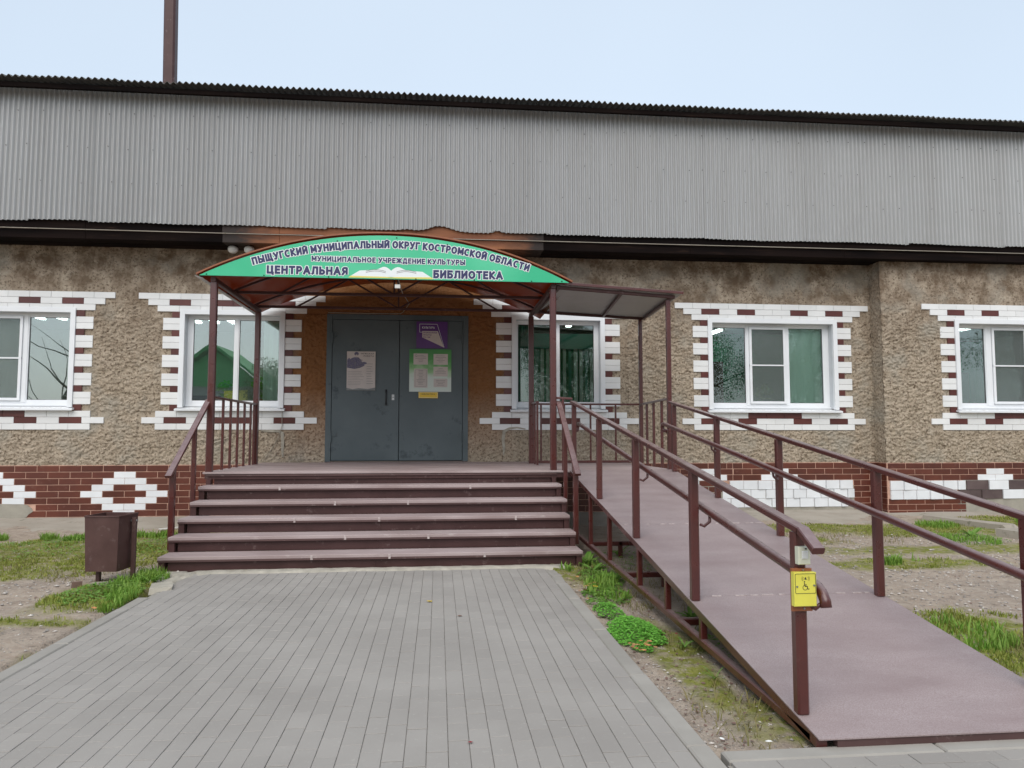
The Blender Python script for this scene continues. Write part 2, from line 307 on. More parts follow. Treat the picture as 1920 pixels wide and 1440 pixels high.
# orange-brown polycarbonate: lets a warm light through
m, t, b = mat('polycarbonate', (.13, .04, .018), .25, 0, .5)
tl = N(t, 'ShaderNodeBsdfTranslucent', {'Color': (.42, .12, .035, 1)}); mx = N(t, 'ShaderNodeMixShader', {0: .42})
t.links.new(b.outputs[0], mx.inputs[1]); t.links.new(tl.outputs[0], mx.inputs[2]); t.links.new(mx.outputs[0], t.nodes['Material Output'].inputs[0]); M['poly'] = m
m, t, b = mat('lamp_glow', (.9, .9, .9)); b.inputs['Emission Color'].default_value = (.95, 1, 1, 1); b.inputs['Emission Strength'].default_value = 9; M['glow'] = m
def leafmat(name, c1, c2, attr=True, tr=.3):
    m, t, b = mat(name, c1, .55, 0, .3); g = t.nodes.new('ShaderNodeNewGeometry')
    c = mix(t, g.outputs['Random Per Island'], c1, c2); c = mix(t, ramp(t, noise(t, wcoord(t), 3, 3), [(.35, (0, 0, 0)), (.65, (.5, .5, .5))]), c, tuple(x*.55 for x in c2))
    t.links.new(c, b.inputs['Base Color'])
    tl = N(t, 'ShaderNodeBsdfTranslucent'); t.links.new(c, tl.inputs['Color']); mx = N(t, 'ShaderNodeMixShader', {0: tr})
    t.links.new(b.outputs[0], mx.inputs[1]); t.links.new(tl.outputs[0], mx.inputs[2]); t.links.new(mx.outputs[0], t.nodes['Material Output'].inputs[0]); return m
M['grass'] = leafmat('grass', (.20, .27, .04), (.38, .39, .09))
M['grass_fresh'] = leafmat('grass_fresh', (.14, .32, .035), (.30, .45, .08))
M['grass_dry'] = leafmat('grass_dry', (.30, .24, .10), (.22, .22, .06))
M['clover'] = leafmat('clover', (.15, .46, .05), (.27, .62, .10))
M['weed'] = leafmat('weed', (.12, .30, .04), (.26, .42, .09))
M['leaf_orange'] = varied('leaf_orange', (.45, .17, .05), (.38, .22, .10), 30, .7, objvar=.3)
M['leaf_yellow'] = varied('leaf_yellow', (.6, .42, .02), (.5, .34, .03), 30, .7)
M['leaf_red'] = varied('leaf_red', (.25, .02, .02), (.18, .03, .03), 30, .7)
M['leaf_brown'] = varied('leaf_brown', (.2, .12, .09), (.16, .09, .07), 30, .7)
M['bark'] = varied('bark', (.06, .05, .04), (.10, .085, .07), 8, .9, bs=.6, bd=.02, bscale=14)
M['tree_leaf'] = leafmat('tree_leaf', (.05, .085, .02), (.16, .16, .03))
M['tree_leaf2'] = leafmat('tree_leaf2', (.14, .13, .03), (.07, .10, .03))
M['house_green'] = varied('house_green', (.06, .30, .10), (.05, .26, .09), 2, .7)
M['house_grey'] = varied('house_grey', (.28, .30, .30), (.22, .24, .24), 2, .8)
M['stone'] = varied('stone', (.47, .43, .385), (.30, .265, .235), 30, .9, objvar=.35)

# ---------------------------------------------------------------- ground
def ell(x, y, cx, cy, rx, ry, soft=.35, seed=3, jit=.5, fs=3.5):
    d = np.sqrt(((x-cx)/rx)**2+((y-cy)/ry)**2)+(fbm(x*fs, y*fs, 4, seed)-.5)*2*jit
    return np.clip((1-d)/soft+.5, 0, 1)
def dense(a, b, s): return np.arange(a, b, s)
gx = np.concatenate([-np.geomspace(400, 13, 26), dense(-12.6, 13.4, .045), np.geomspace(14, 400, 26)])
gy = np.concatenate([-np.geomspace(400, 3, 30), dense(-2.6, 1.4, .35), dense(1.6, 12.7, .045), np.geomspace(13.2, 500, 24)])
X, Y = np.meshgrid(gx, gy)
near = np.exp(-np.maximum(0, np.hypot(X, Y-7)-10)/6)
Zg = ((fbm(X*.8, Y*.8, 3, 11)-.5)*.05+(fbm(X*6, Y*6, 3, 5)-.5)*.022+(fbm(X*19, Y*19, 2, 9)-.5)*.012)*near-.012
wallb = np.clip((Y-10.2)/2.2, 0, 1)*(Y < 14); Zg = Zg+wallb*.03
Zg = Zg-.02*ell(X, Y, 1.55, 5, .35, 4, jit=.1)
pathm = ((X > -2.62) & (X < 1.24) & (Y < 7.98) & (X < 1.2)) | ((X > 1.2) & (Y < 3.28))
Zg = np.where(pathm, -.10, Zg)
MOSS = [(-5.2, 9.2, 1.7, 1.0), (-3.6, 9.6, .8, 1.5), (-2.9, 6.9, .45, .7), (-2.95, 5.95, .55, .13), (-2.56, 5.1, .09, .2), (1.55, 4.35, .16, .8), (1.62, 5.2, .2, .5),
        (5.6, 10.6, 1.7, .42), (7.2, 10.2, 1.5, .6), (5.2, 7.7, 1.0, .35), (3.9, 4.6, .6, .9), (6.4, 8.6, 2.2, .35), (9.3, 10.6, 1.6, 1.0), (1.4, 7.5, .3, .6), (4.3, 9.4, .9, .4), (1.7, 3.7, .1, .3), (-4.5, 7.9, .8, .35)]
moss = np.zeros_like(X)
for i, (a, b_, c_, d_) in enumerate(MOSS): moss = np.maximum(moss, ell(X, Y, a, b_, c_, d_, .5, 20+i))
Zg = Zg+moss*.008*(~pathm)
idx = np.arange(X.size).reshape(X.shape)
Fg = np.stack([idx[:-1, :-1], idx[:-1, 1:], idx[1:, 1:], idx[1:, :-1]], -1).reshape(-1, 4)
gme = npmesh('ground', np.stack([X, Y, Zg], -1).reshape(-1, 3), Fg)
at = gme.attributes.new('moss', 'FLOAT', 'POINT'); at.data.foreach_set('value', moss.ravel().astype(np.float32))
m, t, b = mat('dirt', (.2, .17, .13), .95, 0, .2)
v = wcoord(t); ma = N(t, 'ShaderNodeAttribute', attribute_name='moss').outputs['Fac']
c = mix(t, ramp(t, noise(t, v, 1.1, 5, .6), [(.35, (0, 0, 0)), (.65, (1, 1, 1))]), (.40, .315, .245), (.335, .275, .225))
c = mix(t, ramp(t, noise(t, v, 14, 5, .7), [(.42, (0, 0, 0)), (.62, (1, 1, 1))]), c, (.47, .395, .32))
c = mix(t, ramp(t, noise(t, v, 7, 6, .75), [(.52, (0, 0, 0)), (.66, (.9, .9, .9))]), c, (.20, .155, .12))
vo = N(t, 'ShaderNodeTexVoronoi', {'Vector': v, 'Scale': 48}); gv = ramp(t, vo.outputs['Distance'], [(.12, (1, 1, 1)), (.3, (0, 0, 0))])
vs_ = N(t, 'ShaderNodeSeparateColor', {0: vo.outputs['Color']}).outputs[0]; sel = N(t, 'ShaderNodeMath', {0: N(t, 'ShaderNodeMath', {0: vs_, 1: .62}, operation='GREATER_THAN').outputs[0], 1: gv}, operation='MULTIPLY').outputs[0]
c = mix(t, sel, c, mix(t, vs_, (.30, .26, .22), (.46, .43, .40)))
mc = mix(t, ramp(t, noise(t, v, 6, 5, .7), [(.3, (0, 0, 0)), (.7, (1, 1, 1))]), (.13, .155, .025), (.28, .275, .06))
mm = N(t, 'ShaderNodeMath', {0: ma, 1: N(t, 'ShaderNodeMapRange', {'Value': noise(t, v, 11, 5, .7), 'From Min': .3, 'From Max': .55}).outputs[0]}, operation='MULTIPLY').outputs[0]
c = mix(t, mm, c, mc); t.links.new(c, b.inputs['Base Color'])
hh = N(t, 'ShaderNodeMath', {0: noise(t, v, 60, 5, .7), 1: sel}, operation='ADD').outputs[0]; bump(t, b, hh, 1.0, .016); M['dirt'] = m
g = link('ground', gme, m); tag(g, 'bare gravelly dirt yard with mossy patches around the paved path', kind='structure')
def gz(x, y):
    """ground height"""
    i = np.clip(np.searchsorted(gx, x), 1, len(gx)-1); j = np.clip(np.searchsorted(gy, y), 1, len(gy)-1)
    return np.maximum(Zg[j-1, i-1], Zg[j, i])
# concrete apron along the wall foot
YW = 12.635
ax_ = dense(-12, 13, .12); ay = np.linspace(0, 1, 12); AX, AV = np.meshgrid(ax_, ay)
edge = 11.15+(fbm(AX*.9, AX*0, 4, 31)-.5)*.7-.25*np.exp(-((AX+5.2)/1.2)**2)+np.where(AX > 7.9, .5, 0)
AY = YW+.1-(YW+.1-edge)*AV; AZ = .075-.085*AV+(fbm(AX*5, AY*5, 3, 33)-.5)*.012; AZ[-1] = -.05
ii = np.arange(AX.size).reshape(AX.shape); AF = np.stack([ii[:-1, :-1], ii[1:, :-1], ii[1:, 1:], ii[:-1, 1:]], -1).reshape(-1, 4)
tag(link('concrete_apron', npmesh('concrete_apron', np.stack([AX, AY, AZ], -1).reshape(-1, 3), AF), M['concrete']), 'low worn concrete apron running along the foot of the wall', kind='structure')

# ---------------------------------------------------------------- paved paths
def paver_mesh(lx, ly, h=.06):
    q = MB().cham(-lx/2, lx/2, -ly/2, ly/2, -h, 0, .0018, 2); me = q.mesh('paver'); me.materials.append(M['paver']); return me
path = tag(link('paved_path', MB().box(-2.5, 1.16, 1.2, 7.83, -.09, -.007).mesh('paved_path'), M['sand_joint']), 'grey paving block path leading straight to the stairs', kind='structure')
P = .0967; PL = .201; items = []
c0 = .054
for i in range(-26, 12):
    x = c0-P/2+i*P
    off = [0, .1, .03, .13, .07][i % 5]+random.uniform(-.012, .012)
    j = 0; y = 7.76-off
    yy = 7.79
    while yy > 1.25:
        l = PL if j else max(.06, PL-off)
        items.append((x, yy-l/2, l)); yy -= l; j += 1
items = [q for q in items if -2.47 < q[0] < 1.13]
items.sort(key=lambda q: (abs(q[1]-4.3) if q[1] < 3.0 else q[1]-3.0 + .15*max(0, abs(q[0]-.6)-1.6)))
pm = paver_mesh(P-.0024, PL-.0028); rest = MB()
for n, (x, y, l) in enumerate(items):
    z = random.uniform(-.0016, .0012)
    if n < 300 and l == PL:
        o = link('paver', pm, None, path, (x, y, z)); o.rotation_euler = (random.uniform(-.006, .006), random.uniform(-.01, .01), random.uniform(-.006, .006))
    else:
        rest.cham(x-P/2+.0013, x+P/2-.0013, y-l/2+.0013, y+l/2-.0013, -.05, z, .0018, 2)
o = rest.build('far_paver_rows', M['paver'], path); o['kind'] = 'stuff'
def kerbstones(parent, pts, w=.1, gap=.004, h=.1, zt=.004):
    for (x0, y0), (x1, y1) in pts:
        d = math.hypot(x1-x0, y1-y0); q = MB().cham(-w/2, w/2, -d/2+gap, d/2-gap, -h, 0, .008, 2).mesh('kerbstone')
        o = link('kerbstone', q, M['kerb'], parent, ((x0+x1)/2, (y0+y1)/2, zt+random.uniform(-.004, .004))); o.rotation_euler.z = -math.atan2(x1-x0, y1-y0)
kerbstones(path, [((1.172, 1.3+k), (1.173, 2.3+k)) for k in range(6)][:5]+[((1.173, 6.3), (1.176, 6.95)), ((1.168, 6.96), (1.182, 7.3)), ((1.19, 7.31), (1.16, 7.62))])
kerbstones(path, [((-2.513, 1.3+k), (-2.514, 2.3+k)) for k in range(5)]+[((-2.514, 6.3), (-2.52, 6.72))])
side = tag(link('side_path', MB().box(1.24, 9, -.6, 3.13, -.09, -.012).mesh('side_path'), M['sand_joint']), 'grey block path crossing in front of the ramp foot', kind='structure')
kerbstones(side, [((1.25+k, 3.19), (2.25+k, 3.19)) for k in range(6)])
pm2 = paver_mesh(PL-.0025, P-.003); n = 0; rest = MB()
for j in range(24):
    for i in range(28):
        x = 1.36+i*PL+(j % 2)*.1+[0, .03][(j//2) % 2]; y = 3.09-j*P
        if n < 290 and i < 14: link('paver', pm2, None, side, (x, y, random.uniform(-.002, .001))); n += 1
        else: rest.cham(x-PL/2+.001, x+PL/2-.001, y-P/2+.0015, y+P/2-.0015, -.05, -.001, .0035, 2)
rest.build('far_paver_rows', M['paver'], side)['kind'] = 'stuff'
# pale crumbling mortar strip at the stair foot
mx_ = dense(-2.83, 1.36, .03); mv = np.linspace(0, 1, 8); A, B = np.meshgrid(mx_, mv)
near_e = 7.74+(fbm(A*2.5, A*0, 4, 41)-.5)*.10-.62*np.clip((-2.28-A)/.5, 0, 1)-.06*np.clip((A-.9)/.4, 0, 1); MY = near_e+(7.93-near_e)*B
MZ = .004+.018*np.sin(np.pi*np.clip(B, 0, 1))**.5*(.4+fbm(A*9, MY*9, 3, 42)); MZ[0] = -.04
cr = np.abs(fbm(A*4, MY*7, 3, 44)-.5) < .03; MZ = np.where(cr & (A < -1.9), -.03, MZ)
ii = np.arange(A.size).reshape(A.shape); MF = np.stack([ii[:-1, :-1], ii[:-1, 1:], ii[1:, 1:], ii[1:, :-1]], -1).reshape(-1, 4)
tag(link('mortar_strip', npmesh('mortar_strip', np.stack([A, MY, MZ], -1).reshape(-1, 3), MF), M['mortar']), 'pale crumbling mortar strip along the foot of the stairs', kind='structure')

# ---------------------------------------------------------------- building
B_ = thing('library_building', 'long roughcast library building with white tile window surrounds and corrugated upper front', 'building', (0, YW, 0))
BAY = 12.30; BX = 7.90
PT, RW = .3396, .1035
# windows: x0,x1 of the surround, opening, frame plane data
WIN = [dict(L=-9.02, R=-5.34, ol=-8.33, orr=-6.02, y=YW, lights=[(-8.25, -7.63), (-7.53, -6.84), (-6.735, -6.105)], three=True),
       dict(L=-4.971, R=-1.926, ol=-4.215, orr=-2.665, y=YW, lights=[(-4.12, -3.457), (-3.369, -2.716)], three=False),
       dict(L=.596, R=3.62, ol=1.34, orr=2.83, y=YW, lights=[(1.388, 2.045), (2.13, 2.744)], three=False),
       dict(L=4.188, R=7.832, ol=4.865, orr=7.135, y=YW, lights=[(4.93, 5.544), (5.625, 6.284), (6.375, 7.02)], three=True),
       dict(L=8.653, R=12.3, ol=9.34, orr=11.62, y=BAY, lights=[(9.43, 9.955), (10.1, 10.75), (10.85, 11.5)], three=True)]
OZ0, OZ1 = 1.87, 3.41; ZT = 3.76
DOOR = (-1.885, .496, .95, 3.455)
def wall_grid(name, x0, x1, yw, z0, z1, holes, flat, parent, step=.0135):
    xs = np.arange(x0, x1+step, step); zs = np.arange(z0, z1+step, step); zs[-1] = z1; xs[-1] = x1
    XX, ZZ = np.meshgrid(xs, zs)
    up = np.clip((3.9-ZZ)/.35, .42, 1)            # the top band was trowelled smoother
    n1 = fbm(XX*19+4*vnoise(XX*4, ZZ*4, 50), ZZ*31+3*vnoise(XX*5, ZZ*5, 52), 3, 51); rd = 1-np.abs(2*n1-1)
    n2 = fbm(XX*34, ZZ*52, 2, 57)
    sm = lambda v_, a_, b_: np.clip((v_-a_)/(b_-a_), 0, 1)
    n3 = fbm(XX*27+50, ZZ*40+9, 2, 61)
    D = (sm(n1, .40, .56)*.013+sm(n3, .46, .60)*.012+n2*.012)*up+.008*(fbm(XX*1.2, ZZ*1.2, 2, 58)-.5)
    for a, b2, c2, d2 in flat: D = np.where((XX > a) & (XX < b2) & (ZZ > c2) & (ZZ < d2), np.minimum(D, .008), D)
    YY = yw-D
    ids = np.arange(XX.size).reshape(XX.shape)
    Fq = np.stack([ids[:-1, :-1], ids[:-1, 1:], ids[1:, 1:], ids[1:, :-1]], -1).reshape(-1, 4)
    cx = (XX[:-1, :-1]+step/2).ravel(); cz = (ZZ[:-1, :-1]+step/2).ravel(); keep = np.ones(len(Fq), bool)
    for a, b2, c2, d2 in holes: keep &= ~((cx > a) & (cx < b2) & (cz > c2) & (cz < d2))
    V = np.stack([XX, YY, ZZ], -1).reshape(-1, 3)-np.array([0, YW, 0])
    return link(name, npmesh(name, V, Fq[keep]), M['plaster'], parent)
holes = [(w['ol']-.02, w['orr']+.02, OZ0-.02, OZ1+.02) for w in WIN[:4]]+[(DOOR[0], DOOR[1], .8, DOOR[3])]
flat = []
for w in WIN: flat += [(w['L']-.01, w['R']+.01, 3.44, 3.77), (w['L']+.05, w['R']-.05, 1.48, 1.79), (w['L']+.37, w['ol'], 1.7, 3.5), (w['orr'], w['R']-.33, 1.7, 3.5)]
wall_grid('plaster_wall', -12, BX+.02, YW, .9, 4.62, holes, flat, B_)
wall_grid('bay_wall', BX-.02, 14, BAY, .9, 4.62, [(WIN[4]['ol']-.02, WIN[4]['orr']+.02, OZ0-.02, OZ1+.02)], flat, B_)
# bay return wall (rough too)
zs = np.arange(.9, 4.64, .014); ys = np.linspace(BAY-.01, YW+.01, 27); YY, ZZ = np.meshgrid(ys, zs)
XX = BX-.03*fbm(YY*22, ZZ*33, 3, 60)-.004; ids = np.arange(XX.size).reshape(XX.shape); Fq = np.stack([ids[:-1, :-1], ids[1:, :-1], ids[1:, 1:], ids[:-1, 1:]], -1).reshape(-1, 4)
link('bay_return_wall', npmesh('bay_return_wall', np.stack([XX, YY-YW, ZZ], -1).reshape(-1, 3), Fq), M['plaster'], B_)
# solid wall core with the openings left out
core = MB(B_.location)
def core_row(x0, x1, y0, y1, z0, z1, hs):
    x = x0
    for a, b2 in sorted(hs):
        if a > x: core.box(x, a, y0, y1, z0, z1)
        x = b2
    core.box(x, x1, y0, y1, z0, z1)
ow = [(w['ol']-.03, w['orr']+.03) for w in WIN[:4]]
core_row(-12, BX, YW+.03, YW+.28, OZ0-.02, OZ1+.02, ow+[(DOOR[0], DOOR[1])]); core_row(-12, BX, YW+.03, YW+.28, -.3, OZ0-.02, [(DOOR[0], DOOR[1])]); core.box(-12, 14, YW+.03, YW+.28, OZ1+.02, 6.9)
core_row(BX+.03, 14, BAY+.03, YW+.28, OZ0-.02, OZ1+.02, [(WIN[4]['ol']-.03, WIN[4]['orr']+.03)]); core.box(BX+.03, 14, BAY+.03, YW+.28, -.3, OZ0-.02); core.box(BX+.03, 14, BAY+.03, YW+.02, OZ1+.02, 4.7)
core.build('wall_core', M['grout'], B_)
# plinth: mortar backing with single tiles
pl = MB(B_.location).box(-12, BX, YW-.029, YW+.03, .03, .907).box(BX-.026, BX+.03, BAY-.02, YW-.024, -.02, .907).box(BX-.02, 14, BAY-.029, BAY+.03, -.02, .907).build('plinth', M['grout'], B_)
def tilemesh(w, h, mt, d=.012, c=.0025):
    me = MB().cham(-w/2, w/2, 0, d, -h/2, h/2, c, 1).mesh('tile'); me.materials.append(mt); return me
cache = {}
def tile(name, x0, x1, z0, z1, yf, mt, parent, d=.014):
    k = (round(x1-x0, 3), round(z1-z0, 3), mt.name, d)
    if k not in cache: cache[k] = tilemesh(x1-x0, z1-z0, mt, d)
    p = parent.location+B_.location
    o = link(name, cache[k], None, parent, ((x0+x1)/2-p.x, yf-p.y, (z0+z1)/2-p.z)); o.rotation_euler = (random.uniform(-.006, .006), 0, random.uniform(-.006, .006)); return o
ZB = .903; CD = -5.085
def prow(r): return ZB-r*RW
WHITE = {1: [0], 2: [-.5, .5], 3: [-1, 1], 4: [-1.5, 1.5], 5: [-1, 1], 6: [-.5, .5], 7: [0]}
G = .0058
def is_white(x, r, cs): return any(abs(x-(c+o*PT)) < .1 for c in cs for o in WHITE.get(r, []))
def prow_tiles(x0, x1, y, cs, rows, phase, skip=lambda x, r: False):
    for r in rows:
        z1 = prow(r); z0 = z1-RW
        if z0 < .03: z0 = .03
        if z1-z0 < .03: continue
        x = phase+(0 if r % 2 else .5)*PT-PT/2
        while x > x0-PT: x -= PT
        while x < x1:
            a, b2 = max(x, x0), min(x+PT, x1); cxm = x+PT/2; x += PT
            if b2-a < .05 or skip(cxm, r): continue
            wh = is_white(cxm, r, cs)
            tile('plinth_tile', a+G*(.4 if wh else 1), b2-G*(.4 if wh else 1), z0+G*(.4 if wh else 1), z1-G*(.4 if wh else 1), y-.036, M['plinth_white'] if wh else M['plinth_brown'], pl, .01)
# main wall left of the stairs (front of camera) and what shows beneath landing and ramp
skipL = lambda x, r: (r >= 6 and x < -6.5)
prow_tiles(-8.0, -2.75, YW, [CD, CD-6*PT], range(0, 9), CD, skipL)
prow_tiles(1.45, 5.2, YW, [4.75], range(0, 9), 4.75, lambda x, r: (r >= 3 and x > 5.05))
prow_tiles(5.2, BX-.03, YW, [6.06], range(0, 3), 6.06)
prow_tiles(7.45, BX-.03, YW, [], range(3, 9), 6.06)
prow_tiles(5.2, 5.3, YW, [], range(8, 9), 6.06)
prow_tiles(BX-.02, 12.2, BAY, [9.93], range(0, 3), 9.93)
prow_tiles(BX-.02, 9.35, BAY, [], range(6, 9), 9.93)
# cement patch where tiles fell off, far left and beside ramp
def blob(name, pts, yf, mt, parent, d=.01):
    q = MB((0, 0, 0)); n = len(pts)
    P3 = [(x, yf, z) for x, z in pts]; q.poly(P3, d); o = q.build(name, mt, parent)
    pp = parent.location+(parent.parent.location if parent.parent else Vector()); o.location = -pp; return o
def rough_outline(x0, x1, z0, z1, n=26, j=.12, seed=1):
    rr = random.Random(seed); out = []
    for k in range(n):
        a = 2*math.pi*k/n; c_, s_ = math.cos(a), math.sin(a); e = .55
        out.append(((x0+x1)/2+(x1-x0)/2*math.copysign(abs(c_)**e, c_)*(1-rr.random()*j), (z0+z1)/2+(z1-z0)/2*math.copysign(abs(s_)**e, s_)*(1-rr.random()*j)))
    return out
blob('cement_patch', rough_outline(-7.7, -6.44, .03, .31, seed=3, j=.22), YW-.04, M['patch'], pl, .014)
blob('cement_patch', rough_outline(4.42, 5.12, .05, .62, seed=5, j=.3), YW-.034, M['patch'], pl, .01)
for a_ in ((4.9, 7.45, .03, .135, YW-.0295), (5.2, 7.45, .135, .5, YW-.0295), (9.2, 13.9, -.02, .28, BAY-.0295), (9.3, 13.9, .28, .6, BAY-.0295)):
    q = MB(Vector((a_[0], a_[4], a_[2]))).box(a_[0], a_[1], a_[4]-.003, a_[4], a_[2], a_[3]); o = q.build('cement_patch', M['patch'], None); o.parent = pl; o.location = q.o-B_.location
# big white replacement blocks, each set a little askew
def blocks(x0s, y, zc, h, x1, w, mts, parent):
    for r, x0 in enumerate(x0s):
        x = x0; n = 0
        while x < x1[r]-.08:
            ww = w*random.uniform(.93, 1.04); a, b2 = x, min(x+ww, x1[r]); x += ww
            z1 = zc-r*h; z0 = z1-h; q = MB(Vector((a, y, z0)))
            f0, f1 = .036+random.uniform(0, .006), .036+random.uniform(.004, .04)
            q.add([(a+.003, y, z0+.003), (b2-.003, y, z0+.003), (b2-.003, y, z1-.003), (a+.003, y, z1-.003), (a+.003, y-f1, z0+.003), (b2-.003, y-f0, z0+.003), (b2-.003, y-f0, z1-.003), (a+.003, y-f1, z1-.003)],
                  [(0, 3, 2, 1), (4, 5, 6, 7), (0, 1, 5, 4), (1, 2, 6, 5), (2, 3, 7, 6), (3, 0, 4, 7)])
            m_ = mts(r, (a+b2)/2); o = q.build('plinth_block', m_, None); o.parent = parent; o.location = q.o-B_.location; n += 1
zc3 = prow(3)
blocks([5.13, 5.0, 4.9], YW, zc3, .158, [7.44, 7.46, 7.33], .262, lambda r, x: M['plinth_white'], pl)
blocks([BX+.02, BX+.02], BAY, zc3, .165, [9.35, 9.2], .262, lambda r, x: M['plinth_white'], pl)
blocks([9.36, 9.21], BAY, zc3, .165, [11.6, 11.6], .42, lambda r, x: M['plinth_white'] if 9.9 < x < 10.32 else M['dark_block'], pl)
# return of the bay plinth: short tiles facing left
for r in range(9):
    z1 = prow(r); z0 = max(z1-RW, 0)
    for a, b2 in (((BAY-.03, BAY+.13), (BAY+.13, YW-.03)) if r % 2 else ((BAY-.03, BAY+.2), (BAY+.2, YW-.03))):
        q = MB(Vector((BX-.03, a, z0))).box(BX-.038, BX-.026, a+G, b2-G, z0+G, z1-G); o = q.build('plinth_tile', M['plinth_brown'], None); o.parent = pl; o.location = q.o-B_.location
# --- windows
def window(w, idx):
    y = w['y']; yf = y+.12; ol, orr = w['ol'], w['orr']
    wp = bpy.data.objects.new('window', None); COL.objects.link(wp); wp.parent = B_; wp.location = (0, 0, 0); tw = .078
    off = B_.location
    def part(name, q, mt, smooth=False):
        o = q.build(name, mt, None, smooth); o.parent = wp; o.location = q.o-off; return o
    cx_ = (ol+orr)/2; org = Vector((cx_, y, 2.6))
    q = MB(org)   # flat outer trim, mitred by butting
    q.box(ol-tw, ol, y-.055, y+.0, OZ0-.02, OZ1+tw).box(orr, orr+tw, y-.055, y+.0, OZ0-.02, OZ1+tw).box(ol, orr, y-.052, y+.0, OZ1, OZ1+tw); part('trim', q, M['pvc'])
    q = MB(org).box(ol-.012, ol, y+.0, yf+.05, OZ0, OZ1).box(orr, orr+.012, y+.0, yf+.05, OZ0, OZ1).box(ol-.012, orr+.012, y+.0, yf+.05, OZ1, OZ1+.012); part('reveal', q, M['reveal'])
    q = MB(org); q.add([(ol-tw-.03, y-.115, OZ0-.075), (orr+tw+.03, y-.115, OZ0-.075), (orr+tw+.03, y-.115, OZ0-.045), (ol-tw-.03, y-.115, OZ0-.045), (ol-tw-.03, yf, OZ0-.02), (orr+tw+.03, yf, OZ0-.02), (orr+tw+.03, yf, OZ0), (ol-tw-.03, yf, OZ0)],
          [(0, 1, 2, 3), (3, 2, 6, 7), (4, 7, 6, 5), (0, 4, 5, 1), (0, 3, 7, 4), (1, 5, 6, 2)]); part('sill', q, M['pvc'])
    Ls = w['lights']; pz0, pz1 = 1.975, 3.345
    q = MB(org); a = ol
    xs = []
    for l0, l1 in Ls: xs.append((a, l0)); a = l1
    xs.append((a, orr))
    for i, (a, b2) in enumerate(xs):
        q.box(a+.001, b2-.001, yf, yf+.06, OZ0+.001, OZ1-.001)
        if 0 < i < len(xs)-1: q.box(a+.018, b2-.018, yf-.008, yf-.0005, OZ0+.06, OZ1-.02)
    for l0, l1 in Ls: q.box(l0, l1, yf+.002, yf+.058, OZ0+.001, pz0).box(l0, l1, yf+.002, yf+.058, pz1, OZ1-.001)
    q.box(ol+.001, orr-.001, yf-.03, yf-.001, OZ0+.004, OZ0+.035)
    part('frame', q, M['pvc'])
    q = MB(org)
    for l0, l1 in Ls:
        for (a, b2, c2, d2) in ((l0, l0+.006, pz0, pz1), (l1-.006, l1, pz0, pz1), (l0, l1, pz0, pz0+.006), (l0, l1, pz1-.006, pz1)): q.box(a, b2, yf+.02, yf+.034, c2, d2)
    part('gasket', q, M['rubber'])
    for l0, l1 in Ls:
        q = MB(Vector(((l0+l1)/2, yf+.027, 2.6))).box(l0, l1, yf+.024, yf+.028, pz0, pz1); part('pane', q, M['glass'] if idx < 2 else M['glass_clear'])
    if w['three']:
        l0, l1 = Ls[1]; q = MB(org); e = .045   # mosquito screen frame with a cross bar
        q.box(l0-.012, l0+.03, yf-.03, yf-.006, pz0-.012, pz1+.012).box(l1-.03, l1+.012, yf-.03, yf-.006, pz0-.012, pz1+.012).box(l0+.03, l1-.03, yf-.03, yf-.006, pz0-.012, pz0+.03).box(l0+.03, l1-.03, yf-.03, yf-.006, pz1-.03, pz1+.012).box(l0-.012, l1+.012, yf-.034, yf-.0055, 2.648, 2.672)
        part('screen_frame', q, M['pvc'])
        part('mosquito_screen', MB(org).box(l0+.03, l1-.03, yf-.02, yf-.019, pz0+.03, pz1-.03), M['net'])
    # tiles of the surround
    wo_ = wp; L, R = w['L'], w['R']; g_ = .0018; yt = y-.032
    def T(a, b2, r, brown=False):
        tile('tile', a+g_, b2-g_, ZT-(r+1)*RW+g_, ZT-r*RW-g_, yt, M['tile_brown'] if brown else M['tile_white'], wo_, .03)
    def run(a, b2, r, browns=()):
        n = max(1, round((b2-a)/PT)); s = (b2-a)/n
        for k in range(n): T(a+k*s, a+(k+1)*s, r, (k in browns) or (k-n in browns))
    run(L, R, 0); i1 = .46*PT
    if w['three']: br1, br20, br19 = (1, 3, -4, -2), (1, 3, -4, -2), (3, 4, 5)
    else: br1, br20, br19 = (1, 3, 4, -2), (1, 3, 4, -2), ()
    run(L+i1, R-i1, 1, br1); run(L+.9*PT, R-.9*PT, 2)
    run(L+.95*PT, R-.95*PT, 19, br19); run(L+i1*.7, R-i1*.7, 20, br20); run(L+.95*PT, R-.95*PT, 21)
    tl, tr_ = ol-tw, orr+tw; sw = min(.275, max(.2, tl-L-.3))
    for r in range(3, 19):
        if r % 3 == 0:
            T(tl-.135, tl, r, True); T(tr_, tr_+.135, r, True)
        else:
            T(tl-.275, tl, r); T(tr_, tr_+.275, r)
    return wp
for i, w in enumerate(WIN): window(w, i)

